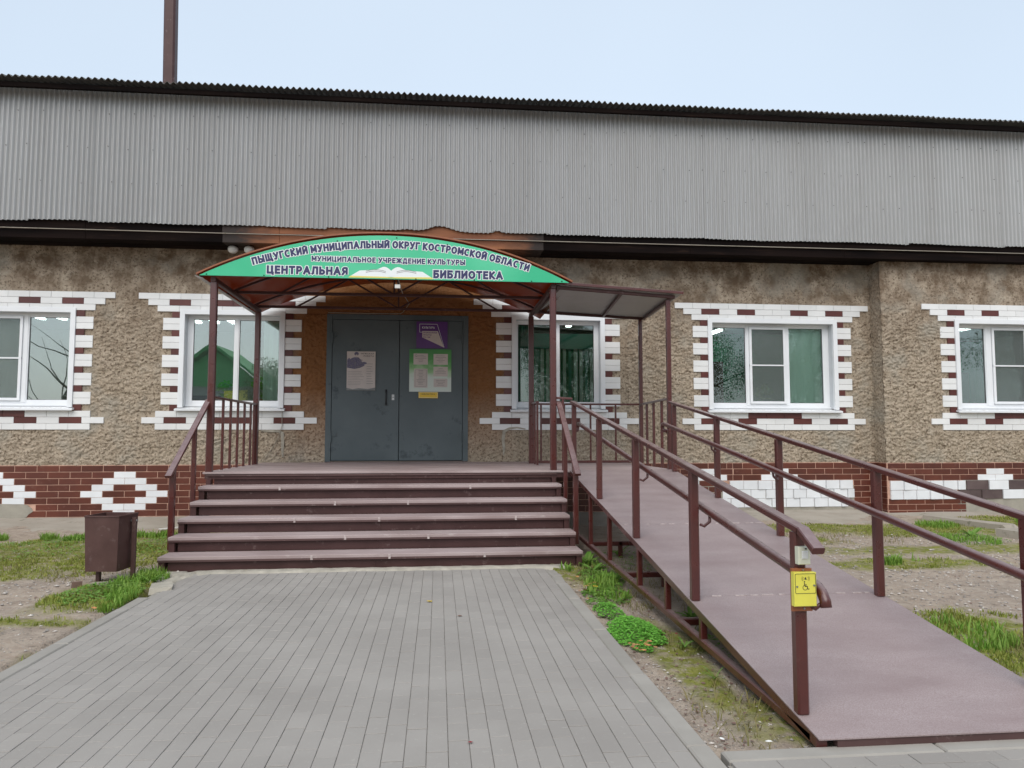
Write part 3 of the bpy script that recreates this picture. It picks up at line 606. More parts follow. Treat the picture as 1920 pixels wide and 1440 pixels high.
# --- corrugated front above the eave
def corrugated(name, x0, x1, y, z0f, z1, amp, pitch, mt, parent, tilt=0, seg=12, vertical=True, y1=None):
    n = int(round((x1-x0)/pitch*seg)); xs = np.linspace(x0, x1, n+1); ph = (xs/pitch)*2*np.pi
    rows = []; org = np.array([0, YW, 0])
    if vertical:
        for k in range(2): 
            zz = z0f(xs) if k == 0 else np.full_like(xs, z1)
            rows.append(np.stack([xs+tilt*(k), y-amp*np.cos(ph)-(.008 if k == 0 else 0), zz], -1))
        th = np.array([0, .004, 0])
    else:
        for yy, zz in ((y, z0f), (y1, z1)): rows.append(np.stack([xs, np.full_like(xs, yy), zz+amp*np.cos(ph)], -1))
        th = np.array([0, 0, -.006])
    V = np.concatenate(rows+[r+th for r in rows])-org; m_ = n+1; f = []
    for i in range(n):
        f += [(i, i+1, m_+i+1, m_+i), (2*m_+i, 3*m_+i, 3*m_+i+1, 2*m_+i+1), (i, 2*m_+i, 2*m_+i+1, i+1), (m_+i, m_+i+1, 3*m_+i+1, 3*m_+i)]
    return link(name, npmesh(name, V, np.array(f), False), mt, parent)
CY = 12.02; xs0 = -9.2; PIT = .0765; k = 0
while xs0 < 13.5:
    nw = 12; x1 = xs0+nw*PIT
    dz = random.uniform(-.016, .016); wave = random.uniform(0, 6)
    def zb(xs, dz=dz, wv=wave):
        base = 4.775+.012*np.sin(xs*1.7+wv)+dz*.6
        bumpy = .085*np.exp(-((xs-.02)/.22)**2)+.02*np.exp(-((xs+.55)/.12)**2)+.03*np.exp(-((xs-.95)/.09)**2)
        return base+bumpy+.006*(vnoise(xs*9, xs*0, 5)-.5)
    o = corrugated('corrugated_sheet', xs0-.02, x1+.02, CY-(k % 2)*.006, zb, 6.99, .0195, PIT, M['zinc'], B_, tilt=random.uniform(-.006, .006)); xs0 = x1; k += 1
xs0 = -11; k = 0
while xs0 < 15:
    corrugated('roof_sheet', xs0-.04, xs0+1.02, 11.72+random.uniform(-.01, .01), 6.965+(k % 2)*.006, 8.3, .02, .098, M['roof'], B_, vertical=False, y1=17.5); xs0 += .98; k += 1
scr = MB(B_.location)
for zrow in (5.4, 5.98, 6.55):
    x = -9+random.random()*.3
    while x < 13.3:
        xk = round(x/PIT)*PIT+PIT*.0; zz = zrow+random.uniform(-.03, .03); scr.pipe([(xk, CY-.032, zz), (xk, CY-.006, zz)], .008, 6); x += random.choice([.3, .38, .45, .6])
scr.build('screw', M['roof'], B_)['kind'] = 'stuff'
# roof battens under the top overhang, eave boards
MB(B_.location).box(-11, 14, 11.8, 11.86, 6.83, 6.9).build('batten', M['board_dark'], B_)
MB(B_.location).box(-11, 14, 12.05, 12.1, 6.7, 7.0).build('batten', M['board_dark'], B_)
def boards(x0, x1, mt, cuts):
    e = [x0]+[c for c in cuts if x0 < c < x1]+[x1]
    for a, b2 in zip(e[:-1], e[1:]):
        MB(B_.location).cham(a+.002, b2-.002, 12.05, 12.09, 4.66+random.uniform(-.004, .004), 4.93, .003).build('fascia_board', mt, B_)
        MB(B_.location).cham(a+.002, b2-.002, 12.075, 12.12, 4.51, 4.65+random.uniform(-.003, .003), .003).build('fascia_board', mt, B_)
        for j in range(4):
            y0 = 12.125+j*.128; MB(B_.location).box(a+.002, b2-.002, y0, y0+.124, 4.515+(j % 2)*.004, 4.54).build('soffit_board', mt, B_)
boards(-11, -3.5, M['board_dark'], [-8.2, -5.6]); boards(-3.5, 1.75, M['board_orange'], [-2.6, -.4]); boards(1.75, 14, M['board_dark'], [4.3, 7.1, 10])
# --- interior (seen through the panes)
def room(x0, x1, wm, y1=17.2):
    q = MB(B_.location); q.quad((x0, YW+.28, .94), (x1, YW+.28, .94), (x1, y1, .94), (x0, y1, .94)); q.build('room_floor', M['floor_in'], B_)
    q = MB(B_.location); q.quad((x0, YW+.28, 3.75), (x1, YW+.28, 3.75), (x1, y1, 3.75), (x0, y1, 3.75)); q.build('room_ceiling', M['ceiling'], B_)
    q = MB(B_.location); q.box(x0, x1, y1, y1+.1, .94, 3.75).box(x0-.06, x0-.001, YW+.28, y1+.1, .94, 3.75).box(x1+.001, x1+.06, YW+.28, y1+.1, .94, 3.75); q.build('room_wall', wm, B_)
room(-10, -2.05, M['room']); room(.7, 3.9, M['room_green']); room(4.1, 8.7, M['room_green'], 16.4); room(8.9, 13.5, M['room_green'])
room(-1.9, .55, M['room'], 14.5)
# --- door
dr = bpy.data.objects.new('door', None); COL.objects.link(dr); dr.parent = B_; dr.location = (-.69, 0, .95)
def dpart(name, q, mt, smooth=False):
    o = q.build(name, mt, None, smooth); o.parent = dr; o.location = q.o-B_.location-dr.location; return o
og = Vector((-.69, YW, .95)); x0, x1, z0, z1 = DOOR; fy = YW-.035
dpart('door_frame', MB(og).box(x0-.01, x0+.080, fy, YW+.1, z0, z1).box(x1-.080, x1+.01, fy, YW+.1, z0, z1).box(x0+.085, x1-.085, fy, YW+.1, z1-.09, z1), M['door'])
dpart('door_leaf', MB(og).cham(x0+.088, -.675, fy+.006, YW+.05, z0+.015, z1-.095, .003), M['door'])
dpart('door_leaf', MB(og).cham(-.665, x1-.088, fy+.003, YW+.05, z0+.015, z1-.095, .003), M['door'])
for sx in (-1, 1):
    hx = x0+.09 if sx < 0 else x1-.09
    for hz in (1.38, 3.06):
        q = MB(og); q.pipe([(hx, fy-.014, hz-.11), (hx, fy-.014, hz+.08)], .012, 8)
        pts = [(hx-sx*(.04-.04*math.cos(a)), fy-.012, hz+.06+.04*math.sin(a)*1.0) for a in np.linspace(0, math.pi, 7)]
        if hz > 2: q.pipe([(hx-sx*.045+.042*math.cos(a), fy-.012, hz+.04+.042*math.sin(a)) for a in np.linspace(0, 5.4, 12)], .006, 6)
        else: q.box(min(hx, hx-sx*.08), max(hx, hx-sx*.08), fy-.016, fy-.002, hz+.0, hz+.06)
        dpart('hinge', q, M['door'])
q = MB(og); q.pipe([(-.885, fy-.002, 2.16), (-.885, fy-.05, 2.15), (-.885, fy-.055, 2.08), (-.885, fy-.055, 1.98), (-.885, fy-.05, 1.92), (-.885, fy-.002, 1.91)], .013, 8); dpart('handle', q, M['black'], True)
q = MB(og).box(-.792, -.748, fy-.01, fy, 1.99, 2.085); dpart('lock_plate', q, M['steel'])
dpart('keyhole', MB(og).pipe([(-.77, fy-.013, 2.035), (-.77, fy-.009, 2.035)], .009, 8), M['black'])
MB(B_.location).box(x0, x1, YW-.1, YW+.0, .925, .948).build('threshold', M['paint_dull'], B_)

# ---------------------------------------------------------------- flat print helpers
def arcp(cx, cz, rx, rz, a0, a1, n=10): return [(cx+rx*math.cos(math.radians(a0+(a1-a0)*k/n)), cz+rz*math.sin(math.radians(a0+(a1-a0)*k/n))) for k in range(n+1)]
def bowl(z0, z1, w, x=0): r = (z1-z0)/2; return [(x, z0)]+arcp(w-r*.95, (z0+z1)/2, r*.95, r, -90, 90, 8)+[(x, z1)]
GL = {  # letter strokes on a unit cap height: (width, polylines)
 'А': (.78, [[(0, 0), (.39, 1), (.78, 0)], [(.14, .3), (.64, .3)]]), 'Б': (.6, [[(.56, 1), (0, 1), (0, 0)], bowl(0, .57, .6)]), 'В': (.62, [[(0, 0), (0, 1)], bowl(0, .53, .62), bowl(.53, 1, .56)]),
 'Г': (.5, [[(0, 0), (0, 1), (.5, 1)]]), 'Д': (.8, [[(0, -.18), (0, 0), (.8, 0), (.8, -.18)], [(.12, 0), (.22, 1), (.66, 1), (.66, 0)]]), 'Е': (.5, [[(.5, 1), (0, 1), (0, 0), (.5, 0)], [(0, .52), (.45, .52)]]),
 'Ж': (1.0, [[(.5, 0), (.5, 1)], [(0, 1), (.38, .52), (0, 0)], [(1, 1), (.62, .52), (1, 0)], [(.38, .52), (.62, .52)]]), 'И': (.66, [[(0, 1), (0, 0), (.66, 1), (.66, 0)]]), 'Й': (.66, [[(0, 1), (0, 0), (.66, 1), (.66, 0)], arcp(.33, 1.28, .14, .1, 180, 360, 5)]),
 'К': (.62, [[(0, 0), (0, 1)], [(.6, 1), (.12, .5), (.62, 0)], [(0, .5), (.12, .5)]]), 'Л': (.7, [[(0, 0), (.1, .1), (.18, 1), (.7, 1), (.7, 0)]]), 'М': (.82, [[(0, 0), (0, 1), (.41, .25), (.82, 1), (.82, 0)]]), 'Н': (.66, [[(0, 0), (0, 1)], [(.66, 0), (.66, 1)], [(0, .52), (.66, .52)]]),
 'О': (.78, [arcp(.39, .5, .39, .5, 0, 360, 20)]), 'П': (.66, [[(0, 0), (0, 1), (.66, 1), (.66, 0)]]), 'Р': (.58, [[(0, 0), (0, 1)], bowl(.42, 1, .58)]), 'С': (.64, [arcp(.4, .5, .4, .5, 55, 305, 14)]), 'Т': (.64, [[(0, 1), (.64, 1)], [(.32, 0), (.32, 1)]]),
 'У': (.66, [[(0, 1), (.34, .32)], [(.66, 1), (.3, .12), (.2, 0), (.06, 0)]]), 'Ц': (.74, [[(0, 1), (0, 0), (.74, 0), (.74, -.18)], [(.62, 1), (.62, 0)]]), 'Ч': (.6, [[(0, 1), (0, .55), (.12, .42), (.6, .42)], [(.6, 1), (.6, 0)]]), 'Щ': (1.04, [[(0, 1), (0, 0), (1.04, 0), (1.04, -.18)], [(.46, 1), (.46, 0)], [(.92, 1), (.92, 0)]]),
 'Ы': (.86, [[(0, 0), (0, 1)], bowl(0, .55, .58), [(.86, 0), (.86, 1)]]), 'Ь': (.58, [[(0, 0), (0, 1)], bowl(0, .56, .58)]), 'Я': (.6, [[(.6, 0), (.6, 1), (.28, 1)]+arcp(.28, .72, .26, .28, 90, 270, 8)+[(.6, .44)], [(.3, .44), (0, 0)]])}
GL['Э'] = GL['С']
STG = [0]
def word(q, s, x0, x1, zf, cap, y, th=.16, gap=.2, extra=0.):
    """flat print of s from x0 to x1; zf(x) is the baseline, cap the letter height; every letter drawn in strokes"""
    H = cap*(1-th) if False else cap; tot = sum((GL[c][0]+th+gap) if c != ' ' else .42 for c in s)-gap; sc = (x1-x0)/tot; x = x0
    for ch in s:
        if ch == ' ': x += .42*sc; continue
        gw, pls = GL[ch]; xm = x+(gw+th)*sc/2; an = math.atan((zf(xm+.01)-zf(xm-.01))/.02); ca, sa = math.cos(an), math.sin(an); t_ = th*cap/2+extra
        for pl_ in pls:
            pt = [((a-gw/2)*sc, th*cap/2+b_*cap*(1-th)) for a, b_ in pl_]
            for k, ((ax_, az_), (bx_, bz_)) in enumerate(zip(pt[:-1], pt[1:])):
                d = Vector((bx_-ax_, bz_-az_)); L_ = d.length
                if L_ < 1e-6: continue
                d /= L_; n_ = Vector((-d.y, d.x))*t_; e = d*(t_*(.95 if len(pt) < 6 else .3)); a = Vector((ax_, az_))-e; b2 = Vector((bx_, bz_))+e; STG[0] = (STG[0]+1) % 9; yy = y-.00006*STG[0]
                q.add([(xm+v.x*ca-v.y*sa, yy, zf(xm)+v.x*sa+v.y*ca) for v in (a-n_, b2-n_, b2+n_, a+n_)], [(0, 1, 2, 3)])
        x += (gw+th+gap)*sc
    return q
def both(sgn, s, x0, x1, zf, cap, y, th=.2, out=.0085):
    word(sgn[0], s, x0, x1, zf, cap, y, th, .2, out); word(sgn[1], s, x0, x1, zf, cap, y-.0016, th, .2)

# ---------------------------------------------------------------- entrance platform and stairs
st = thing('entrance_stairs', 'wide brown painted steel stairs of six steps with a landing before the door', 'stairs', (-.65, 9.46, 0))
LX, RX = -2.85, 1.545
def sp(name, q, mt, parent=st, smooth=False):
    o = q.build(name, mt, None, smooth); o.parent = parent; o.location = q.o-parent.location; return o
so_ = st.location
sp('deck_plate', MB(so_).cham(-2.9, 3.12, 9.46, YW-.05, .915, .94, .004, 2), M['tread'])
sp('deck_frame', MB(so_).box(-2.88, 3.1, 9.475, 9.535, .85, .914).box(-2.88, -2.83, 9.54, YW-.06, .85, .914).box(3.05, 3.1, 9.54, YW-.06, .85, .914).box(1.49, 1.54, 9.54, YW-.06, .85, .914), M['paint_dull'])
for i in range(6):
    yn = 9.46-.315*i; z = .94-.157*i
    e = .012*((i*7) % 3-1)
    if i: sp('tread', MB(so_).cham(LX+e, RX+e, yn, yn+.335, z-.032, z, .004, 2), M['tread'])
    sp('tread_nosing', MB(so_).box(LX+e+.001, RX+e-.001, yn-.004, yn+.03, z-.052, z-.0335), M['nosing'])
    sp('riser', MB(so_).box(LX+e+.09, RX+e-.07, yn+.045, yn+.055, z-.157, z-.054), M['paint_dull'])
    sp('riser_seam', MB(so_).box(-.668, -.652, yn+.038, yn+.0445, z-.155, z-.055), M['paint_dull'])
    for s_ in (0, 1):
        a = LX+e+.005 if s_ == 0 else RX+e-.065
        sp('step_frame', MB(so_).box(a, a+.06, yn+.012, yn+.075, z-.157, z-.0525).box(a, a+.05, yn+.08, 9.46, z-.157, z-.10), M['paint_dull'])
for i in range(1, 6):
    yn = 9.46-.315*i; z = .94-.157*i
    for s_ in (0, 1):
        a = LX-.004 if s_ == 0 else RX+.0
        sp('side_panel', MB(so_).box(a+(0.03 if s_ == 0 else -.03), a+(0.034 if s_ == 0 else -.026), yn+.06, yn+.37, .0, z-.06), M['paint_dull'])
# paint seams on the nosings
for (x, i) in [(-1.9, 1), (-1.2, 2), (-.35, 2), (.4, 1), (-1.6, 3), (-.1, 4), (-1.0, 4), (.9, 3), (-1.3, 5), (-.5, 5), (.5, 5), (-.66, 3)]:
    yn = 9.46-.315*i; z = .94-.157*i; sp('weld_seam', MB(so_).box(x-.012, x+.012, yn-.0065, yn+.0, z-.05, z-.004), M['weld'])

# ---------------------------------------------------------------- canopy
cn = thing('entrance_canopy', 'arched orange polycarbonate canopy on four brown steel posts over the stairs landing', 'canopy', (-.65, 9.5, .94))
XL, XR, YF, YR = -2.84, 1.50, 9.52, 11.81; ZP = 3.33; co_ = Vector((0, 0, 0))
def cp(name, q, mt, parent=cn, smooth=False):
    o = q.build(name, mt, None, smooth); o.parent = parent; o.location = q.o-parent.location; return o
for x in (XL, XR):
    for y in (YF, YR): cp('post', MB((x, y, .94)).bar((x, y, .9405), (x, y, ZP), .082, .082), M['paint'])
    cp('side_beam', MB((x, YF, ZP)).bar((x, YF-.06, ZP+.031), (x, YR+.06, ZP+.031), .06, .06), M['paint_dull'])
ARC0, ARC1, AH, AZ0 = -3.03, 1.745, .585, 3.395
def arc(n=40, x0=ARC0, x1=ARC1, h=AH, z0=AZ0):
    c = (x1-x0)/2; R_ = (c*c+h*h)/(2*h); cx = (x0+x1)/2; a0 = math.asin(c/R_)
    return [(cx+R_*math.sin(a), z0+h-R_+R_*math.cos(a)) for a in np.linspace(-a0, a0, n+1)]
for yt in (9.47, 10.65, YR):
    tr = bpy.data.objects.new('truss', None); COL.objects.link(tr); tr.parent = cn; tr.location = Vector((-.65, yt, 3.4))-cn.location
    def tp(name, q, mt=M['paint_dull']):
        o = q.build(name, mt, None); o.parent = tr; o.location = q.o-cn.location-tr.location
    dy = 0; tp('chord', MB().bar((ARC0+.12, yt, 3.425), (ARC1-.12, yt, 3.425), .04, .04))
    A_ = arc(24, h=AH-.03, x0=ARC0+.03, x1=ARC1-.03); q = MB()
    for p1, p2 in zip(A_[:-1], A_[1:]): q.bar((p1[0], yt, p1[1]), (p2[0], yt, p2[1]), .03, .03)
    tp('arch', q)
    def az(x): return float(np.interp(x, [p[0] for p in A_], [p[1] for p in A_]))
    for xa, xb in ((-.65, -1.45), (-.65, .15), (-2.25, -1.45), (.95, .15), (-.65, -.65)): tp('brace', MB().bar((xa, yt, 3.43), (xb, yt, az(xb)-.0), .025, .025))
A_ = arc(40)
q = MB(); n = len(A_); vs = []
for dz in (.0, .012):
    for y in (9.40, 12.5): vs += [(x, y, z+dz+.012) for x, z in A_]
fs = []
for i in range(n-1): fs += [(i, i+1, n+i+1, n+i), (2*n+i, 3*n+i, 3*n+i+1, 2*n+i+1), (i, 2*n+i, 2*n+i+1, i+1), (n+i, n+i+1, 3*n+i+1, 3*n+i)]
fs += [(0, n, 3*n, 2*n), (n-1, 3*n-1, 4*n-1, 2*n-1)]
q.add(vs, fs); cp('polycarbonate_roof', q, M['poly'], smooth=False)
q = MB()
for p1, p2 in zip(A_[:-1], A_[1:]): q.bar((p1[0], 9.40, p1[1]+.018), (p2[0], 9.40, p2[1]+.018), .012, .02)
cp('roof_rim', q, M['rust_orange'])
for x in (ARC0+.03,):
    cp('gutter', MB().add([(x-.05, 9.42, 3.39), (x+.05, 9.42, 3.36), (x+.05, 12.4, 3.36), (x-.05, 12.4, 3.39), (x-.05, 9.42, 3.396), (x+.05, 9.42, 3.366), (x+.05, 12.4, 3.366), (x-.05, 12.4, 3.396)], [(0, 1, 2, 3), (4, 7, 6, 5), (0, 4, 5, 1), (1, 5, 6, 2), (2, 6, 7, 3), (3, 7, 4, 0)]), M['zinc'])

# sign board
sg = thing('library_sign', 'green arched sign board with navy lettering and an open book on the canopy front', 'sign', (-.65, 9.38, 3.39))
def gp(name, q, mt, parent=sg):
    o = q.build(name, mt, None); o.parent = parent; o.location = q.o-parent.location; return o
SA = arc(40, -2.99, 1.70, .565, 3.392); ys = 9.385
gp('panel', MB().poly([(x, ys, z) for x, z in SA], .012), M['sign_green'])
tx = (MB(), MB())
def zarc(x): return 3.792-.262*((x+.60)/1.75)**2
both(tx, 'ПЫЩУГСКИЙ МУНИЦИПАЛЬНЫЙ ОКРУГ КОСТРОМСКОЙ ОБЛАСТИ', -2.335, 1.155, zarc, .098, ys-.002, .25)
both(tx, 'МУНИЦИПАЛЬНОЕ УЧРЕЖДЕНИЕ КУЛЬТУРЫ', -1.615, .33, lambda x: 3.598-.003*(x+.6), .07, ys-.002, .24, .007)
both(tx, 'ЦЕНТРАЛЬНАЯ', -2.165, -1.165, lambda x: 3.428, .108, ys-.002, .26)
both(tx, 'БИБЛИОТЕКА', -.075, .82, lambda x: 3.415, .108, ys-.002, .26)
gp('lettering_outline', tx[0], M['print_white']); gp('lettering', tx[1], M['navy'])
bc = -.615; bk = []
for k in range(31):
    u = k/30*2-1; x = bc+u*.40; zt_ = 3.515+.035*math.exp(-((abs(u)-.22)/.16)**2)-.02*math.exp(-(u/.06)**2)-.03*max(0, abs(u)-.3)
    bk.append((x, ys-.0022, zt_))
bk += [(bc+.53, ys-.0022, 3.412), (bc, ys-.0022, 3.42), (bc-.53, ys-.0022, 3.412)]
gp('book_pages', MB().quad(*bk), M['print_white'])
gp('book_cover', MB().quad((bc-.54, ys-.0030, 3.402), (bc+.54, ys-.0030, 3.402), (bc+.51, ys-.0030, 3.426), (bc+.06, ys-.0030, 3.42), (bc, ys-.0030, 3.412), (bc-.06, ys-.0030, 3.42), (bc-.51, ys-.0030, 3.426)), M['book_yellow'])
q = MB()
for sx in (-1, 1):
    for dz_ in (0, .018):
        pts = [(bc+sx*(.07+.05*k), 3.468+dz_+.022*math.sin(k/5*math.pi)) for k in range(6)]
        for p1, p2 in zip(pts[:-1], pts[1:]): q.quad((p1[0], ys-.0035, p1[1]), (p2[0], ys-.0035, p2[1]), (p2[0], ys-.0035, p2[1]+.006), (p1[0], ys-.0035, p1[1]+.006))
gp('book_lines', q, M['print_grey'])
q = MB()
for x, z in [(-2.9, 3.407), (-2.2, 3.405), (-1.85, 3.76), (-1.3, 3.87), (-.55, 3.93), (.1, 3.86), (.8, 3.70), (.45, 3.403), (1.2, 3.403), (1.6, 3.41), (-1.4, 3.403), (-.3, 3.40)]: q.pipe([(x, ys-.006, z), (x, ys, z)], .008, 8)
gp('bolt', q, M['board_dark'])['kind'] = 'stuff'

# side canopy over the ramp landing
sc = thing('ramp_canopy', 'small flat profiled metal canopy on two slim posts over the ramp landing', 'canopy', (3.2, 9.6, .94))
def sq(name, q, mt, parent=sc, smooth=False):
    o = q.build(name, mt, None, smooth); o.parent = parent; o.location = q.o-parent.location; return o
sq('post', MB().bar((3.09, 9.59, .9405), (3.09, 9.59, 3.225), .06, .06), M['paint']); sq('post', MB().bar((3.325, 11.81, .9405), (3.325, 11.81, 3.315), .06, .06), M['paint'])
F0, F1, R0, R1 = Vector((1.55, 9.52, 3.355)), Vector((3.16, 9.52, 3.255)), Vector((1.55, 11.85, 3.42)), Vector((3.42, 11.85, 3.335))
for a, b2 in ((F0, F1), (R0, R1), (F0.lerp(F1, .02), R0.lerp(R1, .02)), (F0.lerp(F1, .55), R0.lerp(R1, .62)), (F0.lerp(F1, .985), R0.lerp(R1, .985))): sq('beam', MB().bar(a, b2, .045, .045), M['paint_dull'])
nb = 22; rows = []
for k in range(nb*4+1):
    tt = k/(nb*4); ph = k % 4; dz = .03 if ph in (0, 1) else .048
    a = F0.lerp(R0, tt)+Vector((0, -.06+.1*tt, dz)); b2 = F1.lerp(R1, tt)+Vector((.09, -.06+.1*tt, dz)); rows.append((a, b2))
q = MB()
for (a, b2), (c2, d2) in zip(rows[:-1], rows[1:]): q.quad(a, b2, d2, c2)
sheet = sq('roof_sheet', q, M['roofsheet'] if 'roofsheet' in M else M['zinc'])
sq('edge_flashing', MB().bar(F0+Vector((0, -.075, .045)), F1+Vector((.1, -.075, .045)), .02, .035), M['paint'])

# ---------------------------------------------------------------- side railings on the platform
rl = thing('platform_railing', 'brown baluster railing at the left end of the stairs landing', 'railing', (XL, 10.6, .94))
def rp_(name, q, mt, parent): 
    o = q.build(name, mt, None); o.parent = parent; o.location = q.o-parent.location; return o
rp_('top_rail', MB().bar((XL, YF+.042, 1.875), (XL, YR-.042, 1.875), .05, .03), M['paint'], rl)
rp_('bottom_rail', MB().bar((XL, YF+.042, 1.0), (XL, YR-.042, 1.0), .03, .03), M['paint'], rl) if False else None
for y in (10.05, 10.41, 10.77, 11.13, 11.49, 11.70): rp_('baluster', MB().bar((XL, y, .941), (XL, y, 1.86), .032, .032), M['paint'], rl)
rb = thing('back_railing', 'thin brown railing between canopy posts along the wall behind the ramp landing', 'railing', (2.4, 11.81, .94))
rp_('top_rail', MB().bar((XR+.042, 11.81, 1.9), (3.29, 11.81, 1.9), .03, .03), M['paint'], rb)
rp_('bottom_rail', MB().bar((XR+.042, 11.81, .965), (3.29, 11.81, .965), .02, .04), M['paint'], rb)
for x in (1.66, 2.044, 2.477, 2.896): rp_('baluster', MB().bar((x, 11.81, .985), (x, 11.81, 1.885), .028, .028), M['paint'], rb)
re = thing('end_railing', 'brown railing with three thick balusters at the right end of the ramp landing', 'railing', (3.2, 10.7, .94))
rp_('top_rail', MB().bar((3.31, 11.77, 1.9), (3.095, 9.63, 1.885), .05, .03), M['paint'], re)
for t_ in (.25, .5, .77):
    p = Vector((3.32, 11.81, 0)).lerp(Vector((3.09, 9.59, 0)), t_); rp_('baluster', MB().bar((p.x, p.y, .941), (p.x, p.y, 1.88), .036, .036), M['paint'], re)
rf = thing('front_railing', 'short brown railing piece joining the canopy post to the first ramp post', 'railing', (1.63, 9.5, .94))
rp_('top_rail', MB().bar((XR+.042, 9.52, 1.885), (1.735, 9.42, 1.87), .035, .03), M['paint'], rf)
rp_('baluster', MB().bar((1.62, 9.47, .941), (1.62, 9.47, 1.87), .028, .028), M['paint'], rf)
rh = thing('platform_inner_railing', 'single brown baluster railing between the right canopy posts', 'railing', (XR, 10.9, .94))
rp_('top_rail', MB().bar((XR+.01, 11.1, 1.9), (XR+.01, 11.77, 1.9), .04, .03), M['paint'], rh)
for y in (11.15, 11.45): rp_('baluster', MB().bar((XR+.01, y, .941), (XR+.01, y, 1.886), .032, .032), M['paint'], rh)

# stair handrails
for x, lab, px in ((-2.875, 'brown flat topped handrail down the left side of the stairs', 0), (1.575, 'brown flat topped handrail down the right side of the stairs', 1)):
    h_ = thing('stair_handrail', lab, 'handrail', (x, 8.4, .15), 'stair handrails')
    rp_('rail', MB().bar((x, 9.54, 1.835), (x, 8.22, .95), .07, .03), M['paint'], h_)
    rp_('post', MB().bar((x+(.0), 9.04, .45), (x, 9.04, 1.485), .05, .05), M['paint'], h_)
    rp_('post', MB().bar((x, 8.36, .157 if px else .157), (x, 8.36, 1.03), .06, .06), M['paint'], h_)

# ---------------------------------------------------------------- ramp
rm = thing('wheelchair_ramp', 'long brown steel wheelchair ramp sloping from the landing to the path', 'ramp', (2.4, 6.3, 0))
SLO = .89/6.15
def dz(y): return .05+(y-3.25)*SLO
def mp(name, q, mt, smooth=False, parent=rm):
    o = q.build(name, mt, None, smooth); o.parent = parent; o.location = q.o-parent.location; return o
RX0, RX1 = 1.73, 3.06
def slab(q, x0, x1, y0, y1, t0, t1):
    q.add([(x0, y0, dz(y0)+t0), (x1, y0, dz(y0)+t0), (x1, y1, dz(y1)+t0), (x0, y1, dz(y1)+t0), (x0, y0, dz(y0)+t1), (x1, y0, dz(y0)+t1), (x1, y1, dz(y1)+t1), (x0, y1, dz(y1)+t1)],
          [(0, 3, 2, 1), (4, 5, 6, 7), (0, 1, 5, 4), (1, 2, 6, 5), (2, 3, 7, 6), (3, 0, 4, 7)]); return q
for a, b2 in ((3.215, 4.95), (4.953, 6.79), (6.793, 9.43)): mp('deck_plate', slab(MB(), RX0-.03, RX1+.03, a, b2, -.006, 0), M['ramp'])
for y in (4.9515, 6.7915):
    q = MB()
    x = RX0
    while x < RX1-.05:
        l = random.uniform(.03, .09)
        q.box(x, x+l, y-.008, y+.008, dz(y)-.001, dz(y)+.005); x += l+random.uniform(.02, .1)
    mp('weld_seam', q, M['weld'])
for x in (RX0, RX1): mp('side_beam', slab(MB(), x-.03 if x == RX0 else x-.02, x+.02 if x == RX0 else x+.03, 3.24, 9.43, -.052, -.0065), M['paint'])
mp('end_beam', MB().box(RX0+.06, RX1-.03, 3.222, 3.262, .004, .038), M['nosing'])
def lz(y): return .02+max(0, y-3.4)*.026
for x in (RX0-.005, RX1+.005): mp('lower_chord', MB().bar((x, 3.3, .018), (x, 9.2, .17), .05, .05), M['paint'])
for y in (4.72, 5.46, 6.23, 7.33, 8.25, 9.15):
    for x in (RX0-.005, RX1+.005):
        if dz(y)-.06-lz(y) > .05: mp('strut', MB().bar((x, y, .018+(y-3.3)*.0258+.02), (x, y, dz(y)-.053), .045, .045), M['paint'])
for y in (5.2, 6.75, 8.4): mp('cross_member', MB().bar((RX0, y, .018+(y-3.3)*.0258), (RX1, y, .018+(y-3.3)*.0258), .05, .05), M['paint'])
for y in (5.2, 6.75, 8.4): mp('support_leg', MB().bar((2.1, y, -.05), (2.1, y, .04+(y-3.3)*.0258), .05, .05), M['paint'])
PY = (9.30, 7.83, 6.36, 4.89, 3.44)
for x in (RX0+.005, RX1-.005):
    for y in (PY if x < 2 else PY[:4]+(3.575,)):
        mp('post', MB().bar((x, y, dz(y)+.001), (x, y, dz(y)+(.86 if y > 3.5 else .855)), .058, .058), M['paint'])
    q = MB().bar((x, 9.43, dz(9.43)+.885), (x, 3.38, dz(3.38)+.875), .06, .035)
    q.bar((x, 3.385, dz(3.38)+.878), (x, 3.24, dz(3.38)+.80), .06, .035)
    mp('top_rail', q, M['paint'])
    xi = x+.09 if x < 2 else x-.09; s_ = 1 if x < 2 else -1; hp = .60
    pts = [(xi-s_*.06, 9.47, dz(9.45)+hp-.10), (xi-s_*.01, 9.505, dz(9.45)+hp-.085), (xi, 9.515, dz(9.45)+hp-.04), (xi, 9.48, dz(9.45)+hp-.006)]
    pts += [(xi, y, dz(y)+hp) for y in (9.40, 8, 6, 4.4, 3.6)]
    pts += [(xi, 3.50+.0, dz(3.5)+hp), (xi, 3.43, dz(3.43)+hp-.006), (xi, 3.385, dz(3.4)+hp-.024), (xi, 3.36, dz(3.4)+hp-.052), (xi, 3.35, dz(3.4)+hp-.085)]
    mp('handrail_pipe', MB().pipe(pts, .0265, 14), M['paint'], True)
    for y in (6.36, 4.89, 3.44) if x < 2 else (7.83, 6.36, 3.44):
        a = [(x+s_*.03, y-.04, dz(y)+hp-.09), (x+s_*.05, y-.06, dz(y)+hp-.10), (x+s_*.085, y-.07, dz(y)+hp-.07), (xi, y-.06, dz(y)+hp-.02)]
        mp('rail_bracket', MB().pipe(a, .011, 8), M['paint'], True)

